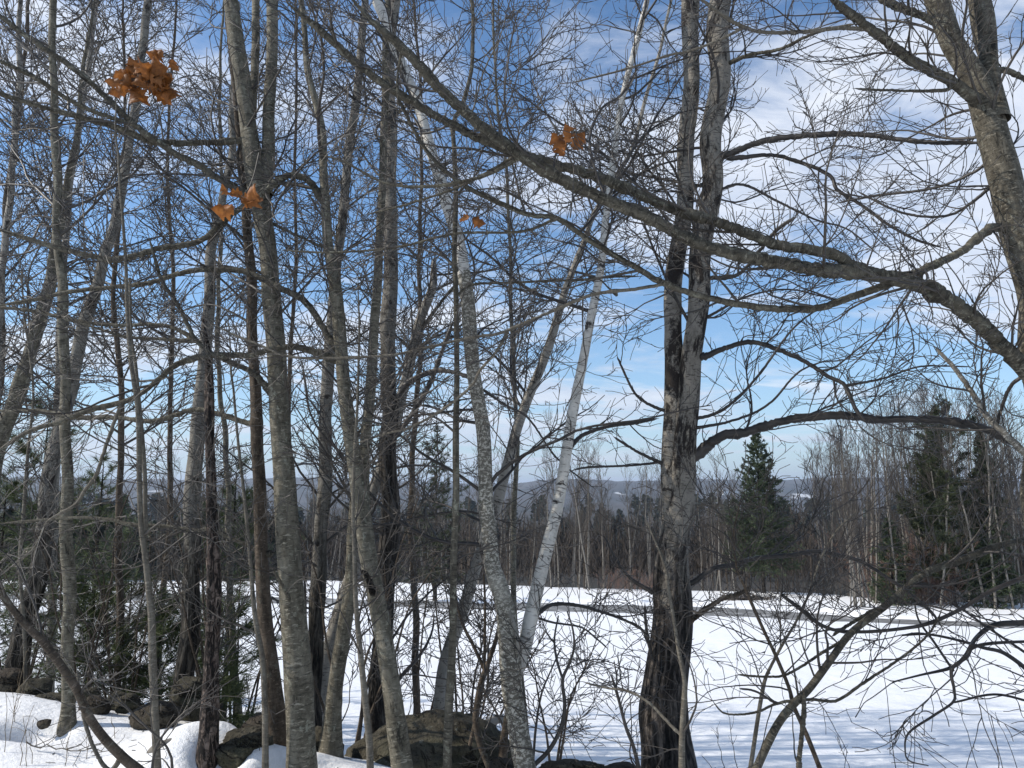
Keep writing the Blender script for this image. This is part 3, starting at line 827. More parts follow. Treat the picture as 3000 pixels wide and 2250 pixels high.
# -- left of the dark trunk: thin birch behind the main maple
tree('birch_tree', 'dark footed birch with pale upper trunk, close behind the largest grey maple', 'tree', 'footed',
     [(674, 1540, 36), (673, 1506, 35), (680, 1372, 33), (687, 1206, 31), (697, 1053, 29), (703, 920, 27)], 6.9, None, ext=0, n1=12,
     stems=[([(702, 935, 27), (705, 853, 25), (710, 753, 24), (718, 650, 22), (728, 560, 21), (738, 490, 20), (745, 400, 20), (754, 300, 20), (767, 233, 20), (778, 133, 19), (784, 50, 18), (788, 0, 17)], 6.9, 7.1, 'footed')],
     t1=(0.3, 1), len1=(0.8, 2.2))
tree('birch_tree', 'leaning birch with broken splintered top, crossing behind the two forked maples', 'tree', 'dullbirch',
     [(688, 1510, 30), (704, 1417, 28), (722, 1350, 28), (745, 1285, 27), (768, 1210, 26), (787, 1130, 26), (808, 1056, 25), (835, 970, 24), (858, 885, 23), (884, 786, 23), (901, 720, 22), (914, 676, 21), (934, 620, 19), (938, 570, 12), (941, 556, 5)], 7.4, None, n1=16, len1=(0.8, 2), ext=0,
     limbs=[(w([(905, 715), (925, 690), (960, 640), (985, 615), (1010, 600)], 9, 5), 7.4, 7.4)])
tree('beech_tree', 'short smooth grey trunk with pale flecks between the largest maple and the big boulder', 'tree', 'grey',
     [(711, 1665, 46), (717, 1580, 38), (723, 1506, 34), (733, 1420, 32), (742, 1340, 29), (751, 1272, 26), (757, 1172, 22), (762, 1090, 19), (765, 1000, 16), (760, 900, 13), (748, 780, 10), (735, 640, 7)], 5.2, None, n1=14, ext=0.5, t1=(0.4, 1))
tree('sapling', 'thin pale pole sapling in front of the left half of the big boulder', 'sapling', 'slim',
     [(800, 1665, 15), (797, 1600, 14), (787, 1506, 13), (777, 1406, 12), (769, 1306, 10), (766, 1206, 9), (762, 1106, 8), (764, 1000, 7), (772, 880, 6), (775, 760, 5)], 4.25, None, n1=12, len1=(0.3, 1.0), ext=0.5, flare=0, sides=10)
# -- leaning maple before the boulder
tree('maple_tree', 'grey maple curving up left from in front of the big boulder, forked above the snowline', 'tree', 'grey',
     [(868, 1665, 44), (854, 1539, 40), (844, 1472, 38), (827, 1372, 37), (811, 1289, 37), (794, 1206, 37), (781, 1106, 36), (774, 1053, 33), (767, 1003, 31), (757, 936, 30), (744, 840, 28), (738, 770, 27), (732, 720, 26), (727, 653, 24), (720, 586, 23), (710, 533, 22), (705, 483, 21), (701, 383, 19), (697, 300, 18), (687, 250, 17), (670, 183, 16), (662, 117, 14), (657, 67, 13), (650, 0, 13)], 4.4, 4.9,
     n1=20, t1=(0.35, 1), len1=(0.7, 2), sides=22,
     stems=[([(788, 1090, 26), (787, 1053, 24), (792, 953, 22), (799, 853, 22), (807, 753, 21), (814, 653, 20), (819, 553, 19), (827, 400, 18), (830, 300, 17), (833, 200, 17), (836, 90, 16), (838, 0, 15)], 4.7, 5.4)],
     limbs=[
     (w([(727, 755), (700, 720), (683, 693), (650, 653), (610, 630), (563, 603), (517, 586), (467, 585), (417, 585), (367, 596), (317, 613), (233, 626), (133, 636), (0, 660), (-30, 668)], 15, 8), 4.7, 5.0),
     (w([(715, 775), (667, 756), (617, 746), (567, 753), (533, 763), (467, 765), (417, 771), (367, 790), (317, 830), (267, 863), (200, 883), (133, 910), (67, 926), (33, 940), (0, 963), (-30, 990)], 15, 9), 4.65, 4.6),
     (w([(263, 868), (240, 945), (217, 1024), (194, 1057), (173, 1089), (140, 1108), (107, 1127), (89, 1157), (75, 1178), (42, 1204), (5, 1230)], 8, 5), 4.6, 4.5, 'slim'),
     (w([(693, 432), (667, 392), (633, 380), (600, 390), (573, 417), (520, 452), (483, 477), (450, 510), (417, 527), (350, 537), (290, 553), (233, 560), (150, 540), (67, 517), (0, 497), (-30, 488)], 15, 11), 4.85, 4.5),
     (w([(808, 1285), (790, 1240), (775, 1228)], 14, 8), 4.45, 4.2, 'dark'),
     (w([(850, 1480), (905, 1420), (930, 1370), (937, 1320)], 7, 3), 4.5, 5.0, 'twigdark'),
     (w([(835, 1400), (880, 1330), (930, 1280), (975, 1245)], 6, 3), 4.5, 5.0, 'twigdark')])
tree('ash_tree', 'tall black furrowed trunk rising from behind the big boulder', 'tree', 'footed_tall',
     [(817, 1570, 42), (818, 1506, 36), (820, 1406, 38), (828, 1306, 42), (836, 1206, 44), (838, 1053, 38), (840, 953, 35), (841, 870, 34)], 6.7, None, ext=0, n1=4,
     stems=[([(841, 885, 34), (841, 753, 33), (841, 653, 33), (844, 553, 32), (845, 433, 30), (844, 333, 29), (841, 233, 28), (842, 133, 27), (847, 67, 26), (854, 0, 25)], 6.7, 6.9, 'footed_tall')],
     t1=(0.3, 1), len1=(0.8, 2.2),
     limbs=[(w([(855, 870), (875, 835), (905, 815), (945, 802), (985, 808), (1015, 822)], 13, 8), 6.7, 6.4, 'twigdark'),
            (w([(850, 950), (890, 900), (930, 830), (960, 745), (978, 690)], 12, 7), 6.7, 6.6, 'twigdark')])
TREES[-1]['label'] = 'black furrowed trunk rising from behind the big boulder, pale birch bark far above'
# -- slender pole
tree('sapling', 'straight greenish grey pole passing before the right half of the big boulder', 'sapling', 'limb',
     [(966, 1665, 18), (971, 1539, 17), (977, 1406, 16), (981, 1239, 15), (984, 1106, 14), (986, 1053, 14), (986, 886, 13), (986, 753, 12), (986, 653, 12), (982, 553, 11), (984, 500, 11), (987, 417, 11), (981, 317, 10), (977, 277, 10)], 4.3, None, n1=6, len1=(0.4, 1.0),
     ext=0, flare=0.05, sides=14, stems=[([(978, 290, 10), (983, 255, 10), (997, 233, 10), (1013, 180, 9), (1021, 133, 9), (1022, 33, 8), (1018, 0, 8)], 4.3, 4.4)],
     limbs=[(w([(986, 640), (1027, 613), (1137, 611), (1237, 605), (1321, 598), (1387, 600)], 6, 5), 4.3, 4.7)])
# -- white birch pair
tree('birch_tree', 'twin birch forking low: speckled left stem and clean white right stem', 'tree', 'speck',
     [(1136, 1665, 44), (1121, 1556, 41), (1107, 1472, 42), (1097, 1389, 43), (1084, 1306, 38), (1062, 1223, 34), (1057, 1139, 33), (1051, 1086, 32), (1044, 936, 31), (1034, 870, 31), (1021, 803, 31), (1011, 720, 32), (1007, 653, 31), (1001, 586, 30)], 4.6, 4.9, n1=26, ext=0, t1=(0.45, 1.0), d2=6,
     sides=24, wob=0.03, flare=0.12,
     stems=[([(1002, 596, 30), (994, 533, 28), (984, 493, 27), (964, 433, 26), (944, 367, 25), (927, 307, 25), (911, 250, 24), (894, 200, 24), (874, 150, 24), (834, 50, 24), (814, 0, 24)], 4.9, 5.3, 'white'),
            ([(1112, 1465, 27), (1134, 1400, 30), (1147, 1339, 29), (1164, 1256, 28), (1184, 1172, 27), (1201, 1106, 25), (1211, 1053, 24), (1224, 970, 23), (1241, 870, 22), (1261, 770, 20), (1277, 686, 19), (1294, 603, 18), (1301, 553, 17), (1307, 483, 16), (1317, 400, 16), (1331, 300, 15), (1347, 200, 14), (1377, 83, 14), (1397, 0, 13)], 4.7, 5.6, 'white')],
     limbs=[(w([(1230, 972), (1250, 950), (1271, 938), (1321, 922), (1371, 914), (1427, 905)], 10, 6), 5.1, 5.6, 'twigdark'),
            (w([(1160, 1330), (1185, 1308), (1210, 1300), (1254, 1304), (1304, 1322), (1354, 1343), (1391, 1363), (1405, 1399)], 8, 5), 4.75, 5.2, 'twigdark'),
            (w([(1167, 1336), (1195, 1345), (1254, 1357), (1287, 1383), (1317, 1409)], 5, 3), 4.75, 5.1, 'twigdark'),
            (w([(1045, 1130), (1040, 1180), (1055, 1230), (1085, 1290), (1112, 1370), (1117, 1420)], 9, 10), 4.55, 4.6, 'dullbirch'),
            (w([(1026, 830), (1090, 880), (1140, 910), (1200, 990), (1290, 1060)], 6, 3), 4.9, 5.6, 'twigdark')], twig='twigdark')
tree('birch_tree', 'slim spotted birch leaning right, rooted behind the big boulder', 'tree', 'dullbirch',
     [(944, 1575, 27), (948, 1540, 27), (961, 1446, 25), (977, 1384, 25), (993, 1340, 25), (1014, 1280, 25), (1034, 1213, 25), (1060, 1135, 25), (1081, 1070, 24), (1097, 1003, 23), (1114, 936, 22), (1137, 876, 21), (1157, 820, 20), (1177, 770, 19), (1197, 720, 18), (1211, 670, 17), (1221, 626, 16), (1237, 586, 15), (1251, 553, 14), (1267, 517, 13), (1281, 467, 12), (1310, 415, 11), (1344, 363, 10), (1364, 327, 9), (1390, 240, 9), (1414, 150, 8), (1434, 83, 7), (1450, 0, 6)], 7.0, 7.2,
     n1=34, d2=6, t1=(0.35, 1), len1=(0.7, 1.9), ext=1.5, twig='twigdark')
tree('shrub', 'clump of bent brown stems between the greenish pole and the twin birch', 'shrub', 'brown',
     [(1060, 1665, 13), (1040, 1615, 12), (1029, 1570, 12), (1030, 1530, 12), (1042, 1470, 12), (1060, 1420, 10), (1075, 1370, 8), (1085, 1310, 6)], 5.0, None, n1=10, len1=(0.3, 0.9), ext=0, flare=0, t1=(0.2, 1),
     stems=[([(1015, 1610, 8), (1037, 1506, 8), (1046, 1440, 7), (1047, 1313, 5), (1045, 1240, 4)], 5.1, 5.1), ([(1048, 1450, 8), (1025, 1400, 7), (1000, 1350, 6), (985, 1300, 4)], 5.1, 5.2),
            ([(1085, 1640, 20), (1089, 1590, 16), (1098, 1525, 12), (1110, 1470, 8)], 5.4, 5.4)], twig='twigdark')
tree('sapling', 'dark whippy sapling curving up to the right of the twin birch', 'sapling', 'twigdark',
     [(1140, 1670, 9), (1154, 1653, 9), (1187, 1619, 9), (1211, 1573, 8), (1221, 1523, 8), (1217, 1469, 7), (1231, 1433, 6), (1241, 1399, 5), (1238, 1360, 4), (1225, 1320, 3)], 4.6, None, n1=9, len1=(0.2, 0.6), ext=0, flare=0, t1=(0.25, 1), d2=6,
     stems=[([(1215, 1466, 5), (1202, 1423, 5), (1197, 1380, 4), (1205, 1330, 3)], 4.6, 4.7), ([(1152, 1640, 5), (1158, 1570, 5), (1170, 1500, 4), (1190, 1450, 3), (1212, 1400, 3)], 4.7, 4.8)], twig='twigdark', sides=8)
tree('sapling', 'bare forked sapling shoot just left of the twin aspen foot', 'sapling', 'twigdark',
     [(1381, 1662, 9), (1368, 1610, 8), (1354, 1573, 7), (1340, 1520, 6), (1331, 1489, 6), (1321, 1459, 4)], 4.5, None, n1=8, len1=(0.15, 0.4), ext=0, flare=0, t1=(0.2, 1), twig='twigdark', sides=8,
     stems=[([(1331, 1489, 4), (1332, 1465, 3), (1327, 1430, 2.5)], 4.5, 4.5)])
# -- twin aspen
tree('aspen_tree', 'twin trunked aspen with black furrowed foot, thickest trunk in view', 'tree', 'aspen',
     [(1447, 1668, 112), (1447, 1600, 102), (1449, 1500, 92), (1452, 1400, 86), (1458, 1300, 80), (1464, 1200, 70), (1476, 1100, 58), (1484, 1000, 51), (1492, 900, 46), (1499, 800, 44), (1508, 700, 44), (1517, 600, 45), (1530, 500, 46), (1540, 400, 45), (1548, 300, 47), (1555, 200, 47), (1560, 100, 47), (1565, 0, 50)], 5.2, 5.5,
     n1=34, d2=6, dl=6.5, t1=(0.3, 1), len1=(0.6, 1.9), sides=36, wob=0.04, flare=0.1, twig='twigdark', knot=2,
     stems=[([(1447, 1240, 44), (1444, 1140, 42), (1447, 1050, 42), (1451, 960, 42), (1453, 880, 40), (1450, 800, 38), (1450, 720, 38), (1455, 640, 38), (1462, 560, 38), (1472, 470, 38), (1480, 400, 37), (1484, 300, 36), (1488, 200, 36), (1489, 100, 38), (1491, 0, 42)], 5.3, 5.7)],
     limbs=[
     (w([(1512, 985), (1558, 946), (1608, 938), (1658, 920), (1708, 906), (1792, 899), (1858, 903), (1908, 912), (1958, 910), (2042, 910), (2125, 923), (2175, 946), (2230, 978)], 20, 15), 5.2, 4.6, 'twigdark'),
     (w([(1528, 773), (1575, 753), (1635, 740), (1692, 756), (1742, 780), (1792, 816), (1825, 833), (1842, 863), (1858, 893), (1885, 925)], 12, 8), 5.2, 4.7, 'twigdark'),
     (w([(1825, 833), (1870, 825), (1908, 816), (1975, 793), (2042, 791), (2100, 792)], 6, 3), 4.8, 4.7, 'twigdark'),
     (w([(1578, 335), (1625, 313), (1675, 300), (1742, 293), (1808, 290), (1875, 293), (1942, 303), (2008, 310), (2135, 311)], 14, 10), 5.4, 4.4, 'twigdark'),
     (w([(1580, 345), (1658, 337), (1725, 353), (1792, 380), (1808, 410), (1858, 443), (1908, 483), (1975, 520), (2058, 543)], 10, 5), 5.4, 4.8, 'twigdark'),
     (w([(1585, 137), (1625, 120), (1692, 103), (1742, 83), (1808, 63), (1860, 48)], 9, 6), 5.5, 4.6, 'limb'),
     (w([(1535, 420), (1600, 400), (1680, 440), (1760, 480), (1830, 500), (1900, 555)], 7, 3), 5.4, 5.0, 'twigdark'),
     (w([(1540, 600), (1600, 590), (1680, 500), (1725, 470)], 8, 8), 5.4, 4.9, 'twigdark'),
     (w([(1430, 886), (1387, 863), (1364, 840), (1345, 800), (1331, 766)], 7, 4), 5.4, 5.4, 'twigdark'),
     (w([(1430, 1003), (1387, 983), (1354, 966), (1321, 946)], 7, 5), 5.4, 5.3, 'twigdark'),
     (w([(1430, 998), (1354, 1001), (1271, 1008), (1231, 1016)], 6, 4), 5.4, 5.2, 'twigdark'),
     (w([(1505, 1259), (1542, 1228), (1592, 1221), (1625, 1209), (1708, 1203), (1758, 1196), (1808, 1203), (1858, 1216), (1908, 1246), (1948, 1273), (2008, 1323), (2042, 1373)], 10, 6), 5.2, 4.6, 'twigdark'),
     (w([(1498, 1350), (1542, 1313), (1570, 1293), (1602, 1279), (1618, 1262)], 11, 8), 5.1, 4.9, 'brown'),
     (w([(1520, 690), (1600, 640), (1700, 620), (1790, 640)], 6, 3), 5.3, 5.0, 'twigdark'),
     (w([(1505, 905), (1560, 880), (1640, 800), (1720, 700), (1800, 640)], 7, 3), 5.3, 4.8, 'twigdark'),
     (w([(1502, 925), (1580, 905), (1660, 870), (1730, 800), (1800, 770)], 7, 3), 5.3, 4.9, 'twigdark'),
     (w([(1425, 1290), (1370, 1255), (1330, 1210), (1300, 1150)], 9, 4), 5.3, 5.4, 'twigdark'),
     (w([(1425, 1480), (1408, 1420), (1398, 1360), (1395, 1300)], 9, 5), 5.1, 5.1, 'twigdark')])
tree('sapling', 'pale pole sapling standing right in front of the twin aspen foot', 'sapling', 'slim',
     [(1473, 1668, 14), (1474, 1595, 13), (1478, 1494, 12), (1477, 1471, 10), (1471, 1440, 9), (1463, 1401, 8), (1452, 1328, 7), (1441, 1265, 7), (1439, 1239, 6), (1430, 1210, 5), (1419, 1184, 4), (1395, 1130, 3)], 4.1, 4.2, n1=7, len1=(0.2, 0.6), ext=0, flare=0, t1=(0.2, 1), sides=10,
     limbs=[(w([(1474, 1592), (1440, 1560), (1400, 1524), (1355, 1502), (1310, 1495), (1260, 1480)], 7, 4), 4.1, 4.4, 'slim')])
# -- right hand saplings
tree('sapling', 'mossy sapling leaning far to the right across the snowfield', 'sapling', 'limb',
     [(1632, 1665, 16), (1675, 1573, 15), (1708, 1526, 15), (1748, 1486, 15), (1792, 1429, 15), (1825, 1383, 15), (1852, 1356, 15), (1908, 1313, 15), (1958, 1273, 15), (2008, 1236, 14), (2075, 1213, 14), (2142, 1186, 14), (2212, 1169, 13), (2260, 1160, 12)], 4.2, 4.6, n1=8, len1=(0.3, 1.0), ext=0, flare=0,
     t1=(0.3, 1), sides=14, limbs=[
     (w([(1700, 1535), (1715, 1513), (1758, 1504), (1808, 1504), (1858, 1476), (1925, 1439), (1975, 1399), (2015, 1353), (2040, 1300)], 7, 4), 4.2, 4.4),
     (w([(1712, 1512), (1675, 1519), (1640, 1534), (1600, 1541), (1565, 1538), (1542, 1513)], 6, 3), 4.2, 4.3),
     (w([(1725, 1665), (1730, 1620), (1735, 1589), (1741, 1540), (1745, 1492)], 10, 9), 4.2, 4.25),
     (w([(1675, 1519), (1630, 1490), (1594, 1482)], 5, 4), 4.2, 4.2, 'twigdark'),
     (w([(1830, 1380), (1790, 1400), (1700, 1455), (1650, 1462), (1585, 1458)], 7, 4), 4.3, 4.6),
     (w([(1908, 1313), (1880, 1320), (1810, 1360), (1790, 1375)], 9, 6), 4.3, 4.5)], twig='twigdark')
tree('sapling', 'thin stem crossing the leaning mossy sapling near its foot', 'sapling', 'brown',
     [(1773, 1665, 9), (1742, 1589, 9), (1715, 1529, 8), (1702, 1483, 8), (1675, 1416, 8), (1655, 1373, 7), (1628, 1313, 7), (1608, 1266, 6), (1592, 1229, 5), (1585, 1150, 4), (1600, 1080, 3)], 4.4, 4.6, n1=7, len1=(0.3, 0.8), ext=0, flare=0, t1=(0.35, 1), twig='twigdark', sides=9)
tree('sapling', 'upright whippy sapling just right of the aspen, fanning over the snow', 'sapling', 'slim',
     [(1620, 1665, 9), (1635, 1573, 8), (1648, 1496, 8), (1655, 1465, 7), (1668, 1435, 6), (1692, 1389, 6), (1725, 1333, 5), (1752, 1273, 5), (1775, 1206, 4), (1808, 1146, 4), (1850, 1106, 3)], 4.5, 4.8, n1=7, len1=(0.3, 0.8), ext=0, flare=0, t1=(0.25, 1), twig='twigdark', sides=9)
tree('shrub', 'low dark brush bending over the snow at the lower right edge', 'shrub', 'twigdark',
     [(2290, 1560, 9), (2240, 1470, 9), (2175, 1413, 8), (2125, 1398, 7), (2075, 1383, 6), (2008, 1370, 5), (1950, 1372, 4)], 4.6, 4.4, ground_base=True, n1=12, len1=(0.3, 0.8), ext=0, flare=0, twig='twigdark', t1=(0.2, 1), sides=9,
     stems=[([(2230, 1240, 10), (2142, 1276, 9), (2075, 1315, 8), (2008, 1345, 8), (1958, 1356, 7), (1875, 1364, 7), (1808, 1361, 7), (1768, 1346, 8), (1738, 1322, 9), (1708, 1299, 8), (1690, 1285, 7)], 4.4, 4.4),
            ([(2240, 1385, 6), (2142, 1390, 7), (2100, 1400, 7), (2088, 1419, 7), (2055, 1446, 7), (2060, 1489, 6), (2058, 1516, 5), (2015, 1546, 5), (1962, 1583, 4), (1955, 1623, 3), (1965, 1643, 3), (2005, 1653, 2)], 4.4, 4.3),
            ([(2270, 1340, 14), (2212, 1345, 12), (2150, 1350, 11), (2110, 1378, 9), (2085, 1420, 8), (2055, 1444, 7), (1990, 1460, 4), (1930, 1475, 3)], 4.5, 4.5),
            ([(2240, 1520, 5), (2150, 1500, 5), (2060, 1517, 4)], 4.4, 4.4), ([(2230, 1420, 6), (2140, 1360, 5), (2040, 1290, 4), (1960, 1240, 3)], 4.6, 4.8),
            ([(2060, 1450, 5), (2020, 1390, 5), (1985, 1340, 4), (1975, 1300, 3)], 4.4, 4.5)])
TREES[-1]['label'] = 'low dark brush bending in from the right edge over the open snow'
# -- the big tree on the right
tree('maple_tree', 'big grey maple at the right edge, long limbs reaching left across the view', 'tree', 'bigmaple',
     [(2370, 1668, 120), (2330, 1400, 100), (2290, 1100, 88), (2262, 850, 76), (2235, 690, 70), (2212, 590, 66), (2195, 500, 64), (2178, 400, 63), (2158, 300, 63), (2140, 215, 58), (2112, 150, 51), (2075, 80, 49), (2045, 20, 49), (2036, 0, 49)], 4.0, 4.1,
     n1=16, t1=(0.45, 1), len1=(0.6, 1.6), sides=30, wob=0.03, d2=6, d3=11, dl=9.5,
     stems=[([(2158, 260, 46), (2150, 200, 42), (2138, 110, 38), (2127, 50, 38), (2118, 0, 38)], 4.05, 4.2), ([(2150, 235, 20), (2132, 140, 25), (2112, 60, 26), (2104, 0, 26)], 4.2, 4.4)],
     limbs=[
     (w([(2275, 880), (2208, 786), (2142, 720), (2090, 678), (2042, 646), (1975, 612), (1908, 594), (1842, 584), (1775, 583), (1708, 573), (1642, 560), (1542, 533), (1475, 507), (1404, 470), (1304, 427), (1204, 380), (1121, 331), (1054, 283), (971, 207), (871, 100), (804, 43), (764, 0), (730, -30)], 34, 21), 4.1, 3.1),
     (w([(1880, 588), (1842, 572), (1808, 550), (1742, 533), (1675, 523), (1608, 497), (1542, 473), (1475, 457), (1437, 443), (1371, 417), (1304, 387), (1237, 363), (1171, 343), (1118, 326), (1037, 293), (987, 267), (921, 233), (837, 187), (771, 140), (733, 105), (667, 45), (633, 17), (600, -20)], 25, 16), 3.9, 3.3),
     (w([(2225, 500), (2158, 493), (2125, 507), (2092, 533), (2058, 553), (1975, 590), (1908, 620), (1808, 653), (1758, 666), (1675, 666), (1608, 660), (1525, 643), (1437, 610), (1371, 570), (1320, 540), (1254, 500), (1204, 470), (1137, 463), (1071, 440), (1004, 407), (954, 367), (914, 317), (871, 240), (833, 160), (800, 90)], 20, 7), 4.0, 3.5),
     (w([(2112, 222), (2042, 173), (1975, 130), (1908, 73), (1875, 50), (1825, 17), (1792, -5)], 24, 19), 4.0, 3.6),
     (w([(2050, 62), (1992, 38), (1942, 20), (1890, -5)], 17, 13), 4.2, 4.2),
     (w([(1890, 60), (1875, 64), (1808, 63), (1742, 70), (1658, 67), (1608, 53), (1542, 20), (1500, -4)], 10, 8), 3.8, 3.6, 'slim'),
     (w([(1610, 58), (1560, 85), (1500, 108), (1440, 120), (1340, 150), (1230, 180)], 7, 4), 3.6, 3.8, 'slim'),
     (w([(2042, 200), (1975, 202), (1908, 200), (1865, 196), (1838, 192)], 7, 5), 3.9, 3.8, 'limb'),
     (w([(2230, 1000), (2158, 930), (2125, 896), (2108, 863), (2085, 826), (2060, 790), (2042, 770), (2015, 740)], 15, 7), 4.2, 4.4, 'lichenwood'),
     (w([(2165, 380), (2100, 440), (2040, 470), (1950, 460), (1850, 410)], 8, 4), 4.1, 4.6, 'twigdark'),
     (w([(2160, 330), (2100, 370), (2020, 400), (1900, 420), (1800, 440)], 8, 4), 4.1, 4.8, 'twigdark'),
     (w([(2250, 800), (2190, 830), (2160, 890), (2140, 940), (2105, 950)], 9, 5), 4.1, 4.4, 'twigdark'),
     (w([(2250, 770), (2150, 760), (2100, 740), (2050, 690)], 7, 3), 4.1, 4.6, 'twigdark'),
     (w([(2180, 150), (2212, 170), (2250, 200)], 12, 10), 4.1, 4.2, 'limb'),
     (w([(1130, 335), (1092, 358), (1030, 384), (930, 400), (830, 392), (737, 345), (680, 330)], 9, 5), 3.5, 3.6),
     (w([(1121, 331), (1060, 372), (990, 405), (900, 430), (780, 460)], 8, 4), 3.5, 3.8),
     (w([(1204, 470), (1130, 500), (1000, 505), (880, 530), (720, 545), (600, 540)], 7, 4), 3.8, 4.0),
     (w([(1437, 613), (1371, 628), (1287, 642), (1221, 668), (1154, 697), (1087, 727), (1037, 735), (937, 751), (837, 771), (737, 779), (633, 771), (560, 745), (500, 726), (440, 695)], 8, 5), 3.9, 4.1, 'slim'),
     (w([(1095, 722), (1071, 760), (1037, 800), (1021, 830), (971, 873), (897, 916), (830, 935), (760, 960)], 7, 4), 3.95, 4.2, 'slim'),
     (w([(871, 100), (860, 180), (870, 260)], 5, 3), 3.2, 3.3),
     (w([(1254, 500), (1290, 460), (1330, 400), (1360, 330)], 6, 3), 3.8, 4.0, 'twigdark'),
     (w([(1310, 430), (1290, 370), (1275, 290), (1300, 230), (1345, 200), (1380, 140)], 7, 5), 3.6, 3.8, 'twigdark'),
     (w([(1195, 378), (1200, 300), (1175, 250), (1150, 160)], 5, 3), 3.55, 3.7, 'twigdark'),
     (w([(971, 207), (1010, 250), (1040, 160), (1080, 90)], 5, 3), 3.3, 3.6, 'slim'),
     (w([(1330, 640), (1290, 600), (1250, 610)], 4, 2), 3.9, 4.0)], twig='twig', rmin=0.0014)
# -- more trees standing just off the edges or behind, seen as slender stems in the tangle
mid = [  # base V x, top V x, top V y, depth, width at base, label
    (250, 272, 150, 8.2, 17, 'dull slender maple stem behind the pale forked pole sapling'),
    (500, 470, 60, 10.0, 15, 'dull slender maple stem behind the flaking dead snag'),
    (640, 632, 20, 9.4, 13, 'dull slender maple stem hidden behind the largest grey maple'),
    (900, 905, 20, 9.0, 15, 'dull slender maple stem behind the splintered birch top'),
    (1130, 1075, 10, 9.5, 13, 'dull slender maple stem behind the twin birch fork'),
    (350, 380, 40, 11.5, 14, 'dull slender maple stem behind the birch on the mossy boulder'),
    (-60, 60, 30, 10.5, 20, 'dull slender maple stem behind the far left birch'),
]
for i, (bx, tx, ty, Y, ww, lab) in enumerate(mid):
    bz = ground(V2(bx, Y), Y)
    ptop = at(tx, ty, Y)
    pts = [(bx + (tx - bx) * t + 9 * math.sin(7 * t + i) + 5 * math.sin(17 * t + 2 * i), 1500 + (ty - 1500) * t, ww * (1 - 0.62 * t)) for t in np.linspace(0, 1, 9)]
    tree('maple_tree', lab, 'tree', ['brown', 'grey', 'brown'][i % 3], pts, Y, None, n1=34, len1=(0.7, 2.1), t1=(0.28, 1), ext=2, d2=5, d3=8, group='slender stems in the tangle behind the wall', seed=700 + i, sides=10, rmin=0.002, up1=0.2)
for i, (bx, Y, h, n, lab) in enumerate([
    (225, 7.4, 2.2, 5, 'bare shrub tangle behind the paired wall stones at left'), (310, 8.0, 2.4, 5, 'bare shrub tangle behind the triangular wall slab'),
    (500, 6.6, 2.0, 6, 'bare shrub tangle beside the flaking dead snag'), (540, 8.2, 2.6, 6, 'bare shrub tangle behind the reddish brown maple'),
    (770, 6.4, 2.1, 5, 'bare shrub tangle left of the black furrowed trunk'), (900, 8.5, 2.6, 6, 'bare shrub tangle behind the big boulder crown'),
    (1010, 7.6, 2.4, 6, 'bare shrub tangle behind the right shoulder of the big boulder'), (1190, 8.8, 1.8, 3, 'bare shrub tangle on the snow beyond the twin birch'),
    (80, 8.8, 2.6, 6, 'bare shrub tangle beneath the dark leaning birch'), (700, 9.0, 2.8, 6, 'bare shrub tangle behind the smooth flecked trunk')]):
    rng = np.random.default_rng(900 + i)
    x0 = V2(bx, Y); z0 = float(ground(x0, Y))
    stems = []
    for k in range(n):
        dx = rng.uniform(-1, 1); hh = h * rng.uniform(0.6, 1.1)
        def vv(x, z, YY):
            dz = (z - EYE); # project to V units
            fy = CT * YY + ST * dz; return ((1500 + FPX * x / fy) / VS, (1125 - FPX * (-ST * YY + CT * dz) / fy) / VS)
        p = []
        for t in np.linspace(0, 1, 5):
            a, b = vv(x0 + 0.12 * dx + dx * 0.8 * t ** 1.4 + rng.normal() * 0.05 * t, z0 + hh * t, Y)
            p.append((a, b, 8 * (1 - 0.7 * t) * 6 / Y))
        stems.append(p)
    tree('shrub', lab, 'shrub', 'brown', stems[0], Y, None, n1=18, len1=(0.3, 1.0), t1=(0.1, 1), ext=0, flare=0, d2=5, d3=4, twig='twig',
         stems=[(s, Y + rng.uniform(-.3, .3), Y + rng.uniform(-.6, .6)) for s in stems[1:]], group='bare shrubs behind the wall', seed=950 + i, sides=6, rmin=0.002)

# bark flakes, broken twigs and needles dropped on the near snow
r_ = np.random.default_rng(55); n_ = 900
lx_ = r_.uniform(-4.4, 3.5, n_); ly_ = np.interp(lx_, CREST_X, CREST_Y) + r_.uniform(-2.6, 3.5, n_); la_ = r_.uniform(0, 6.28, n_); ll_ = r_.uniform(.006, .05, n_) ** 1.0
c_ = np.stack([lx_, ly_, ground(lx_, ly_) + .004], 1); d_ = np.stack([np.cos(la_), np.sin(la_), r_.normal(size=n_) * .1], 1) * ll_[:, None]
Q_ = c_[:, None] + d_[:, None] * np.linspace(-1, 1, 3)[None, :, None]; Q_[:, :, 2] = ground(Q_[:, :, 0], Q_[:, :, 1]) + .004
o_ = link('twig_litter', mesh('twig_litter', *tubes(Q_, np.repeat(r_.uniform(.0012, .003, (n_, 1)), 3, 1), 3)), M['twig']); tag(o_, kind='stuff')
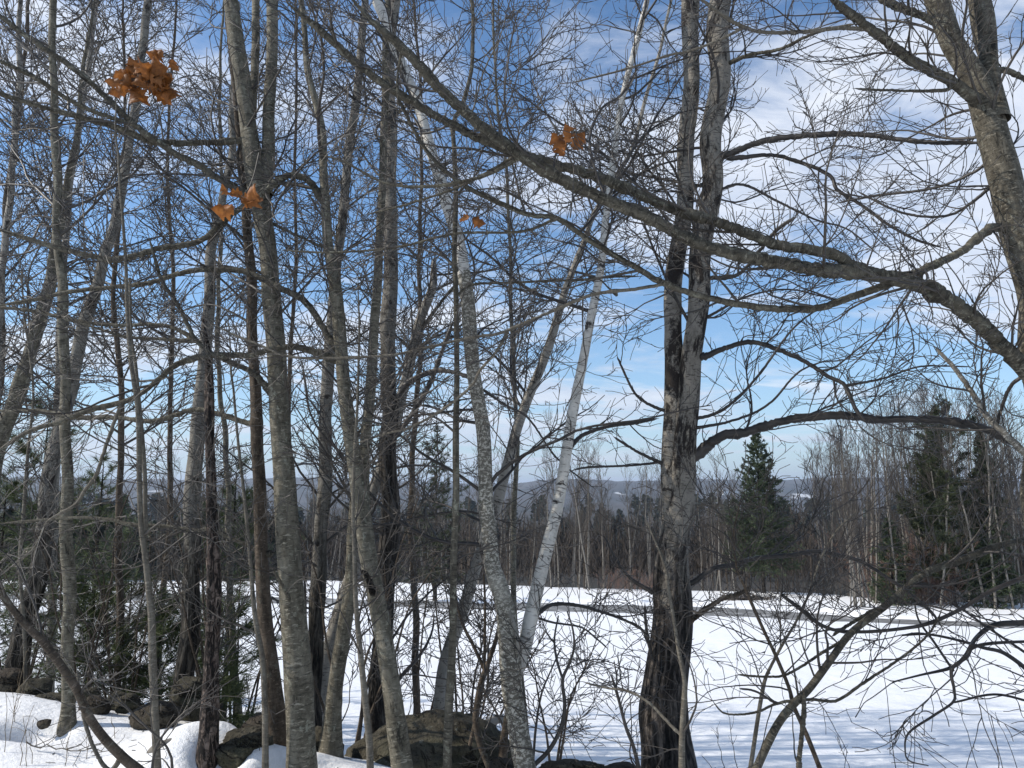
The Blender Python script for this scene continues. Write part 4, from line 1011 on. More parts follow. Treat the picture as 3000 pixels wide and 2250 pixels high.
# ------------------------------------------------------------------ wall stones, log, stalks, leaves
def icosphere(sub):
    import bmesh
    bm = bmesh.new(); bmesh.ops.create_icosphere(bm, subdivisions=sub, radius=1.0)
    v = np.array([x.co[:] for x in bm.verts]); f = np.array([[q.index for q in x.verts] for x in bm.faces]); bm.free()
    return v, f
ICO = icosphere(4); ICO5 = icosphere(5)
def boulder(label, vx, vy, wv, hv, Y, seed, mat='stone', depth=0.9, sink=0.35, kind='boulder', lump=0.22, rot=0.0, power=2.6, facets=9):
    """centre and size in V units at depth Y; depth = size along the view relative to the width"""
    r = np.random.default_rng(seed)
    v, f = ICO5 if wv > 120 else ICO
    s = VS * Y / FPX
    sx, sz = wv * s / 2, hv * s / 2
    p = np.sign(v) * np.abs(v) ** (2.0 / power)                  # squarish
    d = unit(v)
    rad = np.ones(len(v))
    for q in range(facets):                                            # planar spalls give facets
        n = unit(r.normal(size=3)); lim = r.uniform(0.72, 0.95)
        k = (p @ n); over = np.maximum(k - lim, 0); p = p - over[:, None] * n * 0.85
    for q in range(22):
        n = unit(r.normal(size=3)); fr = r.uniform(2, 16)
        rad = rad + lump * 0.5 / fr * np.sin(fr * (d @ n) + r.uniform(0, 6.28))
    for q in range(16 if wv > 120 else 8):                         # pits and small ledges
        n = unit(r.normal(size=3)); fr = r.uniform(14, 34)
        rad = rad + 0.010 * np.sin(fr * (d @ n) + 2.5 * np.sin(5 * d[:, int(r.integers(0, 3))]) + r.uniform(0, 6.28))
    p = p * rad[:, None]
    c, s_ = math.cos(rot), math.sin(rot)
    p = np.stack([p[:, 0] * c - p[:, 2] * s_, p[:, 1], p[:, 0] * s_ + p[:, 2] * c], 1)
    p = p / np.abs(p).max(0)
    P = p * np.array([sx, sx * depth, sz])
    o = link(kind, mesh(kind, P, f), M[mat])
    o.location = Vector(at(vx, vy, Y)) + Vector((0, sx * depth * 0.3, 0))
    tag(o, label, 'stone', 'stones of the old field wall')
    return o
boulder('rounded brown stone cut by the left edge, at the end of the wall', 8, 1487, 66, 84, 6.6, 1, 'stone_b')
boulder('dark wall stone with a pale sunlit upper corner, left end of the wall', 66, 1512, 76, 84, 6.55, 2, 'stone', rot=-0.3)
boulder('long low mossy wall stone lying left of the straight slim maple', 104, 1520, 76, 36, 6.4, 3, 'stone', rot=0.12)
boulder('small flat dark stone at the back of the wall behind the slim maple', 186, 1502, 50, 26, 6.9, 4, 'stone')
boulder('dark cracked wall stone with leaf litter, right of the straight slim maple', 202, 1536, 66, 62, 5.95, 5, 'stone_b', lump=0.35)
boulder('upright blunt wall stone, left one of the leaning pair', 247, 1519, 42, 48, 6.3, 6, 'stone')
boulder('slanting wall stone with pale edge, right one of the leaning pair', 270, 1524, 56, 44, 6.1, 7, 'stone', rot=0.45)
boulder('triangular brown slab poking from the snow behind the pale pole', 328, 1557, 112, 74, 5.7, 8, 'stone_b', rot=0.55, lump=0.12)
boulder('mossy wall boulder under the rugged footed birch', 405, 1517, 82, 92, 6.05, 9, 'stone')
boulder('small brown stone nearly buried in snow at left', 92, 1566, 30, 20, 5.55, 10, 'stone_b')
boulder('low flat stone behind the snow hummock near the dead snag', 560, 1575, 90, 60, 5.7, 11, 'stone_b')
boulder('rough boulder in the snow between the dead snag and reddish maple', 520, 1625, 122, 84, 4.85, 12, 'stone', rot=0.2, lump=0.3)
boulder('square topped stone between the largest maple and the flecked trunk', 693, 1630, 96, 104, 5.35, 13, 'stone')
boulder('small stone wedged behind the reddish maple foot', 575, 1640, 60, 60, 5.3, 16, 'stone_b')
boulder('biggest mossy domed boulder, cracked face behind the curving maple', 928, 1684, 410, 240, 5.5, 14, 'stone', depth=0.8, lump=0.12, power=2.05, facets=0)
boulder('lichen topped stone low at the bottom edge between birch and aspen', 1243, 1674, 150, 56, 4.55, 15, 'stone', depth=0.6)
boulder('dark low stone at the bottom edge left of the aspen', 1345, 1672, 100, 34, 4.6, 17, 'stone_b', depth=0.6)
boulder('dark stone beneath the twin birch at the bottom edge', 1090, 1668, 70, 50, 4.9, 18, 'stone_b')

def rod(name, pts, radii, mat, label, cat, group=None, k=8, bag=None):
    P = np.asarray(pts, float); Rr = np.asarray(radii, float)
    c = spline(np.c_[P, Rr], max(8, 4 * len(P)))
    V, F, B = tubes(c[None, :, :3], c[None, :, 3], k, 0.08, len(pts))
    o = link(name, mesh(name, V, F, B), M[mat]); tag(o, label, cat, group)
    return o
Yl = base_Y(365, 1607)
a_, b_ = at(338, 1618, Yl), at(392, 1600, Yl + 0.08)
rod('log', [a_ + [-.06, 0, -.06], a_, (a_ + b_) / 2 + [0, 0, .01], b_, b_ + [.01, 0, -.004]], [.03, .034, .03, .026, .006], 'deadlog', 'short dead stick half buried in the snow hummock', 'log')
Yb = 6.4
rod('log', [at(1015, 1580, 6.3), at(1040, 1567, 6.4), at(1085, 1552, 6.7)], [.032, .034, .03], 'deadlog', 'grey fallen log on the snow behind the big boulder', 'log')

stalk_spots = [(22, 1600, 270), (12, 1625, 200), (40, 1659, 190), (57, 1659, 160), (140, 1655, 130), (185, 1640, 90), (250, 1595, 70), (355, 1640, 50), (30, 1560, 90), (70, 1650, 120)]
for i, (vx, vy, h) in enumerate(stalk_spots):
    r = np.random.default_rng(300 + i)
    p = ghit(vx, min(vy, 1655)); s = VS * p[1] / FPX; hh = h * s * 0.7
    root = empty('dry_stalk', tuple(p))
    tag(root, 'thin dry weed stalk poking from the snow in the lower left corner', 'weed', 'dry weed stalks in the snow')
    n = 8; t = np.linspace(0, 1, n)[:, None]
    lean = np.array([r.uniform(-.25, .25), r.uniform(-.1, .1), 0])
    main = p + np.array([0, 0, -0.05]) + t * np.array([0, 0, hh]) + t ** 2 * lean * hh + r.normal(size=(n, 3)) * 0.004
    V, F, B = tubes(main[None], np.linspace(.0028, .0015, n)[None], 4)
    o = link('stem', mesh('stem', V, F, B), M['stalk']); parent_keep(o, root)
    c, cr = spawn(main[None], np.full((1, n), .0022), r, 9, (.3, 1), (.05, .22), (25, 55), 1.0, .4, .15, 6, .8, .0011, cull=0)
    if len(c):
        c2, cr2 = spawn(c, cr, r, 8, (.3, 1), (.02, .07), (25, 55), 1.0, .3, .15, 4, .8, .001, cull=0)
        bag = Bag(); bag.add(*tubes(c, cr, 3))
        if len(c2): bag.add(*tubes(c2, cr2, 3))
        o = link('side_shoots', bag.mesh('side_shoots'), M['stalk']); parent_keep(o, root); o['kind'] = 'stuff'
for i, (vx, vy, wv, lab) in enumerate([(130, 1630, 210, 'fallen twig lying flat on the snow at lower left'), (2440 - 620, 1640, 0, '')]):
    if not lab: continue
    p = ghit(vx - wv / 2 + 30, vy - 10); q = ghit(vx + wv / 2, vy + 3)
    r = np.random.default_rng(77)
    main = p + (q - p) * np.linspace(0, 1, 12)[:, None] + np.array([0, 0, .03]) + r.normal(size=(12, 3)) * .008
    root = empty('fallen_twig', tuple(p)); tag(root, lab, 'twig')
    V, F, B = tubes(main[None], np.linspace(.005, .0025, 12)[None], 5); o = link('stem', mesh('stem', V, F, B), M['twig']); parent_keep(o, root)
    c, cr = spawn(main[None], np.full((1, 12), .004), r, 16, (.05, 1), (.12, .4), (20, 50), .6, .25, .14, 8, .7, .0015, cull=0)
    c2, cr2 = spawn(c, cr, r, 10, (.2, 1), (.05, .15), (25, 55), .6, .2, .14, 5, .7, .0013, cull=0)
    bag = Bag(); bag.add(*tubes(c, cr, 4)); bag.add(*tubes(c2, cr2, 3))
    o = link('side_shoots', bag.mesh('side_shoots'), M['twig']); parent_keep(o, root); o['kind'] = 'stuff'
# small dry sprigs along the bottom right
for i, (vx, h, lab) in enumerate([(1810, 70, 'tiny twiggy weed sprig at the bottom edge right of the crossing stems'), (2066, 150, 'single dry weed stem at the bottom edge under the drooping brush'), (2115, 190, 'single dry weed stem near the right corner of the bottom edge'),
                                  (1545, 90, 'small weed sprig beside the right side of the aspen foot'), (1570, 130, 'thin grass stem right of the aspen foot'), (1890, 330, 'tall thin weed stem on the open snow at right'), (2150, 120, 'branched weed tuft in the lower right corner')]):
    r = np.random.default_rng(400 + i); Y = 4.6
    x = V2(vx, Y); z = float(ground(x, Y)); top = at(vx, 1659 - h, Y)
    root = empty('dry_stalk', (x, Y, z)); tag(root, lab, 'weed', 'dry weed stalks at the field edge')
    n = 10; main = np.array([x, Y, z - .05]) + (top - np.array([x, Y, z - .05])) * np.linspace(0, 1, n)[:, None] + r.normal(size=(n, 3)) * .004
    V, F, B = tubes(main[None], np.linspace(.003, .0014, n)[None], 4); o = link('stem', mesh('stem', V, F, B), M['twig']); parent_keep(o, root)
    c, cr = spawn(main[None], np.full((1, n), .0024), r, 10, (.6, 1), (.08, .22), (25, 50), 1, .4, .15, 6, .8, .0011, cull=0)
    if len(c): o = link('side_shoots', (lambda t_: mesh('side_shoots', *t_))(tubes(c, cr, 3)), M['twig']); parent_keep(o, root); o['kind'] = 'stuff'

def oak_leaf(rng, size):
    """a withered, curled, lobed leaf: strips either side of the midrib"""
    n = 27; u = np.linspace(0, 1, n)
    lob = 0.5 + 0.5 * np.sin(u * 6.28 * 3.4 - 0.6)
    half = (0.10 + 0.26 * np.sin(np.pi * u ** 0.85) * (0.55 + 0.65 * lob)) * np.clip(u * 7, 0.1, 1) * np.clip((1 - u) * 6, 0.0, 1)
    V = []; m = 4
    c1, c2, tw = rng.uniform(-1.6, 1.6), rng.uniform(0.6, 2.0) * rng.choice([-1, 1]), rng.uniform(-0.9, 0.9)
    for i in range(n):
        for j in np.linspace(-1, 1, 2 * m + 1):
            x = j * half[i]; y = u[i] - 0.06 * abs(j)
            z = c2 * x * x * 1.6 + c1 * (y - .4) ** 2 * 0.5 + 0.05 * math.sin(9 * y + 5 * x) + tw * x * y + 0.010 * rng.normal()
            V.append((x, y, z))
    k = 2 * m + 1; F = [[i * k + j, i * k + j + 1, (i + 1) * k + j + 1, (i + 1) * k + j] for i in range(n - 1) for j in range(k - 1)]
    return np.array(V) * size, np.array(F)
from mathutils import Euler
def leaf_cluster(label, centre, spread, Y, count, size, seed, hang):
    """hang: V-unit course of the twig that carries the leaves, from its far end to the bunch"""
    r = np.random.default_rng(seed)
    c = at(centre[0], centre[1], Y); s = VS * Y / FPX
    root = empty('leaf_cluster', tuple(c)); tag(root, label, 'leaf cluster')
    tw = np.array([at(x, y, Y + .05) for x, y in hang] + [c])
    cc = spline(np.c_[tw, np.full(len(tw), .003)], 16)
    V, F, B = tubes(cc[None, :, :3], np.linspace(.0042, .002, 16)[None], 5); o = link('twig', mesh('twig', V, F, B), M['twig']); parent_keep(o, root)
    for i in range(count):
        V, F = oak_leaf(r, size * r.uniform(0.7, 1.15))
        ox, oz = r.uniform(-1, 1) * spread[0] * s / 2, r.uniform(-1, 1) * spread[1] * s / 2
        a = math.atan2(-oz - 0.02, ox * 1.0) if abs(ox) > 1e-4 else 0
        # blades face roughly outwards and hang, each turned its own way
        rot = Euler((math.pi / 2 + r.normal() * .45, r.uniform(-2.2, 2.2) if abs(ox) < spread[0] * s * .2 else (math.copysign(1.5, ox) + r.normal() * .8), r.normal() * .5))
        pos = Vector(c + [ox * .86, r.uniform(-.05, .05), oz * .75 - .01])
        o = link('leaf', mesh('leaf', V, F, smooth=True), M['leaf'])
        o.parent = root; o.location = pos - root.location; o.rotation_euler = rot
        # petiole joining the blade to the bunch
        e = np.array([pos[0], pos[1], pos[2]]); pc = np.stack([c, (c + e) / 2 + r.normal(size=3) * .006, e])
        pc = spline(np.c_[pc, np.full(3, .001)], 5)
        V, F, B = tubes(pc[None, :, :3], np.full((1, 5), .0011), 3); po = link('petiole', mesh('petiole', V, F, B), M['twig']); parent_keep(po, root)
leaf_cluster('largest bunch of withered orange oak leaves, hanging high at left', (312, 170), (102, 48), 3.2, 52, 0.092, 1, [(352, 300), (345, 250), (330, 205)])
leaf_cluster('smaller orange leaf bunch just above right of the largest bunch', (358, 115), (40, 40), 3.25, 6, 0.075, 2, [(430, 210), (405, 165), (380, 135)])
leaf_cluster('pair of withered orange leaves against the three stemmed maple trunk', (521, 424), (54, 42), 3.4, 8, 0.10, 3, [(560, 330), (548, 380), (535, 410)])
leaf_cluster('curled rusty leaves hanging above the long arching limbs, upper middle', (1238, 316), (54, 30), 3.3, 5, 0.095, 4, [(1232, 470), (1238, 410), (1240, 350)])
leaf_cluster('small pale torn leaf beside the white birch stem, upper middle', (1023, 472), (34, 14), 3.6, 2, 0.075, 5, [(1075, 440), (1050, 458)])
# ------------------------------------------------------------------ conifers
def needles(pos, dirs, rng, per, length, spread, width, droop=0.1):
    """fans of thin flat needles at every pos, pointing about dirs"""
    K = len(pos); i = np.repeat(np.arange(K), per); N = len(i)
    d = unit(dirs[i] + rng.normal(size=(N, 3)) * spread + np.array([0, 0, -droop]))
    L = rng.uniform(*length, N)[:, None]
    side = unit(np.cross(d, rng.normal(size=(N, 3)))) * width
    b = pos[i] + rng.normal(size=(N, 3)) * 0.008
    V = np.stack([b - side * .5, b + side * .5, b + d * L * .6 + side * .4 + [0, 0, 0], b + d * L], 1)
    F = np.arange(N * 4).reshape(-1, 4)
    return V.reshape(-1, 3), F
def conifer_mesh(kind, H, seed, Rmax, bare=0.1, density=1.0, near=False):
    """trunk and crown arrays about the origin"""
    r = np.random.default_rng(seed)
    n = 14; z = np.linspace(-0.3, H, n); P = np.stack([np.cumsum(r.normal(size=n) * .004 * H / 5), np.cumsum(r.normal(size=n) * .004 * H / 5), z], 1)
    Rt = np.linspace(H * 0.012 + 0.012, 0.006, n)
    tr = tubes(P[None], Rt[None], 8, .05, seed)
    bag = Bag(); wood = Bag()
    z0 = H * bare; zc = z0; posl, dirl = [], []
    while zc < H * 0.985:
        f = (zc - z0) / (H - z0)
        if kind == 'spruce':
            ln = Rmax * (1 - f) ** 0.85 * r.uniform(0.75, 1.1) + 0.05; k = int(r.integers(5, 8)); slope = -0.35 + 0.9 * f; step = H * (0.022 if density > .8 else 0.04)
        else:
            ln = Rmax * (1 - f ** 2.2) * r.uniform(0.3, 1.2) + 0.12; k = int(r.integers(3, 6)); slope = 0.10 + 0.8 * f; step = H * (0.05 if not near else 0.09)
        a0 = r.uniform(0, 6.28)
        for q in range(k):
            a = a0 + q * 6.28 / k + r.normal() * .3; l = ln * r.uniform(.6, 1.15); m = 8
            t = np.linspace(0, 1, m)
            c = np.array([np.interp(zc, P[:, 2], P[:, 0]), np.interp(zc, P[:, 2], P[:, 1]), zc + r.normal() * step * .3])
            out = np.array([math.cos(a), math.sin(a), 0])
            br = c + out * (t * l)[:, None] + np.array([0, 0, 1.]) * (l * (slope * t + (0.28 if kind == 'spruce' else 0.12) * t ** 2.2))[:, None] + r.normal(size=(m, 3)) * .015 * l
            wood.add(*tubes(br[None], np.linspace(.006 + .006 * l, .002, m)[None], 3))
            sp, sr = spawn(br[None], np.full((1, m), .006), r, (7 if kind == 'spruce' else 4.5) * density, (.15, 1.0), (.18 * l, .5 * l), (35, 60), .35, .0, .06, 5, .6, .002, cull=0)
            wood.add(*tubes(sp, sr, 3)) if len(sp) and kind != 'spruce' else None
            allp = [br[2:]] + ([sp.reshape(-1, 3)] if len(sp) else [])
            alld = [unit(np.gradient(br, axis=0))[2:]] + ([unit(np.gradient(sp, axis=1)).reshape(-1, 3)] if len(sp) else [])
            posl.append(np.concatenate(allp)); dirl.append(np.concatenate(alld))
        zc += step
    pos, dr = np.concatenate(posl), np.concatenate(dirl)
    if kind == 'spruce':
        V, F = needles(pos, dr, r, 5 if density > .8 else 4, (.09, .26), .5, .048, .12)
    elif near:
        keep = r.uniform(size=len(pos)) < 0.75; pos, dr = pos[keep], dr[keep]
        V, F = needles(pos, dr, r, 14, (.08, .17), .5, .0055, .15)
    else:
        V, F = needles(pos, dr, r, 5, (.16, .34), .6, .035, .05)
    return tr, wood, (V, F)
SHAPES = {}
def conifer(name, label, kind, x, y, H, seed, Rmax, group=None, near=False, bare=.1, density=1.0, share=None):
    """share: a key under which trees of one shape use the same meshes, scaled to their own size"""
    if near: density *= 1.7
    key = share or (name, seed)
    if key not in SHAPES:
        tr, wood, (V, F) = conifer_mesh(kind, H, seed, Rmax, bare, density, near)
        ms = [mesh('trunk', *tr), wood.mesh('branches'), mesh('crown', V, F, smooth=False)]
        for me, mt in zip(ms, ('dark', 'twigdark', 'spruce' if kind == 'spruce' else ('pine_near' if near else 'pine'))): me.materials.append(M[mt])
        SHAPES[key] = (ms, H, Rmax)
    ms, H0, R0 = SHAPES[key]
    root = empty(name, (x, y, float(ground(x, y)))); tag(root, label, 'tree', group)
    root.scale = (Rmax / R0, Rmax / R0, H / H0); root.rotation_euler = (0, 0, seed * 1.7 if share else 0)
    link('trunk', ms[0], None, root)
    for n_, me in zip(('branches', 'crown'), ms[1:]): link(n_, me, None, root)['kind'] = 'stuff'
    return root
def px_top(vx, vy, Y): return at(vx, vy, Y)
def con_at(name, label, kind, vx, vtop, Y, seed, Rmax, **kw):
    t = at(vx, vtop, Y); z = float(ground(t[0], Y))
    return conifer(name, label, kind, t[0], Y, t[2] - z, seed, Rmax, **kw)
G = 'young white pines behind the wall'
con_at('pine_tree', 'young white pine behind the leaning birch at the left end of the wall', 'pine', 105, 905, 9.6, 1, 1.0, near=True, group=G, bare=.08)
con_at('pine_tree', 'low white pine sapling right of the straight slim maple', 'pine', 205, 1265, 8.6, 2, .9, near=True, group=G, bare=.05)
con_at('pine_tree', 'low white pine sapling behind the leaning pair of wall stones', 'pine', 285, 1255, 9.0, 3, .85, near=True, group=G, bare=.05)
con_at('pine_tree', 'low white pine sapling left of the rugged footed birch', 'pine', 350, 1310, 8.3, 4, .7, near=True, group=G, bare=.05)
con_at('pine_tree', 'taller young pine showing between the dead snag and the reddish maple', 'pine', 512, 1020, 10.5, 5, .9, near=True, group=G, bare=.06)
con_at('pine_tree', 'dark young pine at the left edge behind the brown wall stone', 'pine', 15, 1030, 10.8, 6, 1.2, near=True, group=G, bare=.06)
con_at('pine_tree', 'young pine with sparse top seen over the left field edge', 'pine', 228, 985, 13.0, 7, 1.1, near=True, group=G, bare=.08)
con_at('pine_tree', 'small pine bough mass beside the foot of the dead snag', 'pine', 478, 1320, 7.6, 8, .42, near=True, group=G, bare=.05)
con_at('pine_tree', 'pine in the far wood topping the trees left of the speckled birch stem', 'pine', 945, 925, 50, 9, 2.6, near=False, bare=.12)
# ------------------------------------------------------------------ far side of the field
def edge_hit(vx, vy):
    p = ghit(vx, vy); return p
p = edge_hit(1650, 1281)
conifer('spruce_tree', 'lone dark spruce standing by the lane, right of the aspen', 'spruce', p[0], p[1], (1281 - 938) * VS * p[1] / FPX / 1.0, 21, 92 * VS * p[1] / FPX, bare=.16)
SPR = p.copy()
p = edge_hit(2045, 1312)
conifer('pine_tree', 'tall ragged white pine in the bare wood at the right', 'pine', V2(2052, p[1]), p[1] + 1, (1312 - 862) * VS * p[1] / FPX, 22, 105 * VS * p[1] / FPX, bare=.10, density=3.0)
conifer('pine_tree', 'shorter dark pine close left of the tall ragged pine', 'pine', V2(1998, p[1] + 3), p[1] + 3, (1312 - 975) * VS * p[1] / FPX, 25, 72 * VS * p[1] / FPX, bare=.08, density=2.4)
p = edge_hit(2118, 1310)
conifer('spruce_tree', 'narrow dark fir in the bare wood right of the ragged pine', 'spruce', V2(2118, p[1] - .4), p[1] - .4, (1310 - 936) * VS * p[1] / FPX, 23, 62 * VS * p[1] / FPX, bare=.1)
for i, (vx, vy, top, rr, lab) in enumerate([(1968, 1312, 1130, 60, 'bushy low spruce under the bare birches left of the ragged pine'), (2180, 1318, 1110, 60, 'bushy dark spruce at the far right of the bare wood'),
                                            (420, 1256, 1085, 60, 'dark conifer in the far treeline behind the rugged footed birch'), (60, 1256, 1060, 70, 'dark conifer in the far treeline at the left edge'),
                                            (520, 1256, 1065, 60, 'dark conifer in the far treeline behind the reddish maple'), (230, 1256, 1075, 55, 'dark conifer in the far treeline behind the slim maple')]):
    p = edge_hit(vx, vy)
    conifer('spruce_tree', lab, 'spruce', p[0], p[1] + 2, (vy - top) * VS * p[1] / FPX, 40 + i, rr * VS * p[1] / FPX, bare=.05, density=.6, share='bushy%d' % (i % 2))

# bare trees of the far wood: a dozen shapes shared by all
def bare_mesh(seed, H, fork):
    r = np.random.default_rng(seed); n = 14; t = np.linspace(0, 1, n)
    lean = r.normal(size=2) * .05
    P = np.stack([lean[0] * H * t + np.cumsum(r.normal(size=n)) * .035, lean[1] * H * t + np.cumsum(r.normal(size=n)) * .035, -0.4 + (H + .4) * t], 1)
    Rt = (0.014 + 0.0042 * H) * (1 - t) ** 0.8 + .010
    tr = tubes(P[None], Rt[None], 7, .06, seed)
    lo = .28 if fork else .45
    a, ar = spawn(P[None], Rt[None], r, 3.2, (lo, 1), (.14 * H, .30 * H), (22, 48), 1.0, .45, .06, 9, .5, .008, .35, .07, .6, cull=0)
    b, br = spawn(a, ar, r, 3.6, (.2, 1), (.35, 1.2), (25, 50), 1.0, .35, .08, 6, .6, .0065, .5, .05, .5, cull=0)
    c, cr = spawn(b, br, r, 5.0, (.2, 1), (.15, .5), (25, 50), 1.0, .25, .1, 4, .7, .005, .6, .05, .4, cull=0)
    bag = Bag()
    bag.add(*tubes(a, ar, 4)); bag.add(*tubes(b, br, 3)); bag.add(*tubes(c, cr, 3))
    return mesh('trunk', *tr), bag.mesh('crown')
BARE = [bare_mesh(60 + i, 8.5 + 0.5 * (i % 5), i % 2) for i in range(9)]
BH = [8.5 + 0.5 * (i % 5) for i in range(9)]
for tm, cm in BARE:
    tm.materials.append(M['fartrunk']); cm.materials.append(M['fartwig'])
BROWN = [bare_mesh(80 + i, 6.5, 1) for i in range(5)]
for tm, cm in BROWN:
    tm.materials.append(M['brown']); cm.materials.append(M['fartwig'])
def put_bare(src, x, y, h, srcH, label, group, rng, name='bare_tree'):
    root = empty(name, (x, y, float(ground(x, y)) if y < 235 else float(far_h(x, y)))); tag(root, label, 'tree', group)
    s = h / srcH; root.scale = (s * rng.uniform(.85, 1.15), s * rng.uniform(.85, 1.15), s); root.rotation_euler = (rng.normal() * .03, rng.normal() * .03, rng.uniform(0, 6.28))
    link('trunk', src[0], None, root)
    o = link('crown', src[1], None, root); o['kind'] = 'stuff'
    return root
rng = np.random.default_rng(5)
def edge_y(vx):
    return np.interp(vx, EDGE_VX, EDGE_VY)
def zone(vx, table):
    for lim, lab, grp in table:
        if vx < lim: return lab, grp
    return table[-1][1:]
RIGHT_Z = [(1860, 'tall bare tree at the near corner of the right wood, by the stem clump', 'bare trees at the wood corner'),
           (1975, 'tall bare tree in the right wood, between the stem clump and the ragged pine', 'bare trees left of the ragged pine'),
           (2110, 'tall bare tree standing among the ragged pine and narrow fir', 'bare trees round the ragged pine'),
           (9999, 'tall bare tree in the right wood beyond the narrow fir', 'bare trees beyond the narrow fir')]
MID_Z = [(1040, 'bare young tree in the brown wood seen left of the speckled birch stem', 'wood left of the speckled birch'),
         (1240, 'bare young tree in the brown wood seen between the twin birch stems', 'wood between the birch stems'),
         (1440, 'bare young tree in the brown wood seen between white birch and aspen', 'wood between birch and aspen'),
         (9999, 'bare young tree in the brown wood seen between the aspen and lone spruce', 'wood between aspen and spruce')]
LEFT_Z = [(150, 'bare dark tree of the far treeline at the left edge of view', 'treeline at the left edge'),
          (400, 'bare dark tree of the far treeline between slim maple and mossy boulder birch', 'treeline behind the slim maple'),
          (620, 'bare dark tree of the far treeline behind the snag and reddish maple', 'treeline behind the snag'),
          (9999, 'bare dark tree of the far treeline right of the largest grey maple', 'treeline right of the largest maple')]
# right-hand wood, tall pale aspens and birches
for i in range(62):
    vx = rng.uniform(1775, 2290); vy = edge_y(vx) + (6 if i < 12 else 0) * rng.uniform(0, 1)
    p = ghit(vx, vy); back = rng.uniform(0, 13) if i > 10 else 0
    x, y = p[0] * (1 + back / p[1]), p[1] + back
    top = rng.uniform(865, 960) if vx > 1850 else rng.uniform(935, 1010)
    h = (vy - top) * VS * p[1] / FPX * (1 + back / p[1] * .6) + 0.12 * max(back - 2.5, 0)
    k = int(rng.integers(0, 9))
    put_bare(BARE[k], x, y, h, BH[k], *zone(vx, RIGHT_Z), rng)
# clump at the wood corner
for i in range(7):
    p = ghit(1838 + i * 6.5 + rng.normal() * 2, 1312 + rng.normal() * 1.5); k = int(rng.integers(0, 9))
    put_bare(BARE[k], p[0], p[1], rng.uniform(8.2, 10.6), BH[k], 'bare pale stem in the tight clump at the corner of the right wood', 'clump of stems at the wood corner', rng)
# centre
for i in range(96):
    vx = rng.uniform(840, 1780); vy = edge_y(vx); p = ghit(vx, vy - (0 if i % 3 else 0)); back = rng.uniform(0, 12)
    x, y = p[0] * (1 + back / p[1]), p[1] + back
    tall = rng.uniform() < .25 and vx < 1500
    h = ((1272 - (rng.uniform(960, 1040) if tall else rng.uniform(1040 if vx < 1420 else 1090, 1150)))) * VS * p[1] / FPX + 0.12 * max(back - 2.5, 0)
    k = int(rng.integers(0, 5))
    put_bare(BROWN[k] if not tall and rng.uniform() < .6 else BARE[k], x, y, h, 6.5 if False else (BH[k] if tall else 6.5), *zone(vx, MID_Z), rng)
for vx, top, lab in [(1276, 960, 'tall pale birch over the middle wood, right of the white birch stem'), (1364, 1020, 'pale birch in the middle wood just left of the aspen'), (1190, 985, 'pale birch in the middle wood behind the white birch stem'), (1560, 1010, 'pale slender tree at the wood edge left of the lone spruce'), (1590, 1050, 'short pale slender tree touching the lone spruce on its left')]:
    p = ghit(vx, edge_y(vx)); k = int(rng.integers(0, 9))
    put_bare(BARE[k], p[0], p[1], (edge_y(vx) - top) * VS * p[1] / FPX, BH[k], lab, None, rng, 'birch_tree')
# left
for i in range(76):
    vx = rng.uniform(-60, 840); vy = edge_y(vx); p = ghit(vx, vy); back = rng.uniform(0, 14)
    x, y = p[0] * (1 + back / p[1]), p[1] + back
    h = (vy - rng.uniform(1068, 1130)) * VS * p[1] / FPX + 0.12 * max(back - 2.5, 0); k = int(rng.integers(0, 5))
    put_bare((BROWN if rng.uniform() < .65 else BARE)[k], x, y, h, 6.5, *zone(vx, LEFT_Z), rng)
# brush along the wood's foot and deeper wood: masses nobody could count
def brush(name, label_unused, n, vx0, vx1, dep, hgt, seed, mat):
    r = np.random.default_rng(seed); bag = Bag()
    vx = r.uniform(vx0, vx1, n); P = np.array([ghit(a, edge_y(a)) for a in np.linspace(vx0, vx1, 60)])
    xs = np.interp(vx, np.linspace(vx0, vx1, 60), P[:, 0]); ys = np.interp(vx, np.linspace(vx0, vx1, 60), P[:, 1])
    bk = r.uniform(0, dep, n) ** 1.0; x = xs * (1 + bk / ys); y = ys + bk
    z = ground(x, y)
    m = 6; t = np.linspace(0, 1, m)[None, :, None]
    h = r.uniform(*hgt, n)
    d = np.stack([r.normal(size=n) * .35, r.normal(size=n) * .35, np.ones(n)], 1) * h[:, None]
    Q = np.stack([x, y, z - .1], 1)[:, None] + d[:, None] * t + r.normal(size=(n, m, 3)) * .05 * t
    Rr = np.repeat(np.linspace(.014, .006, m)[None], n, 0)
    bag.add(*tubes(Q, Rr, 3))
    c, cr = spawn(Q, Rr, r, 4.0, (.15, 1), (.3, 1.0), (25, 55), 1.0, .2, .1, 5, .7, .006, cull=0)
    bag.add(*tubes(c, cr, 3))
    c2, cr2 = spawn(c, cr, r, 2.5, (.15, 1), (.2, .5), (25, 55), 1.0, .2, .1, 4, .7, .0055, cull=0)
    bag.add(*tubes(c2, cr2, 3))
    o = link(name, bag.mesh(name), M[mat]); tag(o, kind='stuff'); return o
M['redbrush'] = mat_twig('reddish brush twigs', (0.10, 0.055, 0.04), (0.19, 0.115, 0.085))
M['brownbrush'] = mat_twig('brown brush twigs', (0.036, 0.029, 0.023), (0.095, 0.077, 0.062))
brush('undergrowth', '', 560, -80, 1800, 9, (1.4, 4.4), 1, 'brownbrush')
brush('undergrowth', '', 180, 1790, 2260, 8, (1.0, 2.8), 2, 'brownbrush')
brush('red_brush', '', 210, 1870, 2060, 2, (1.6, 5.0), 3, 'redbrush')
brush('red_brush', '', 70, 1290, 1410, 2, (.6, 1.8), 4, 'redbrush')
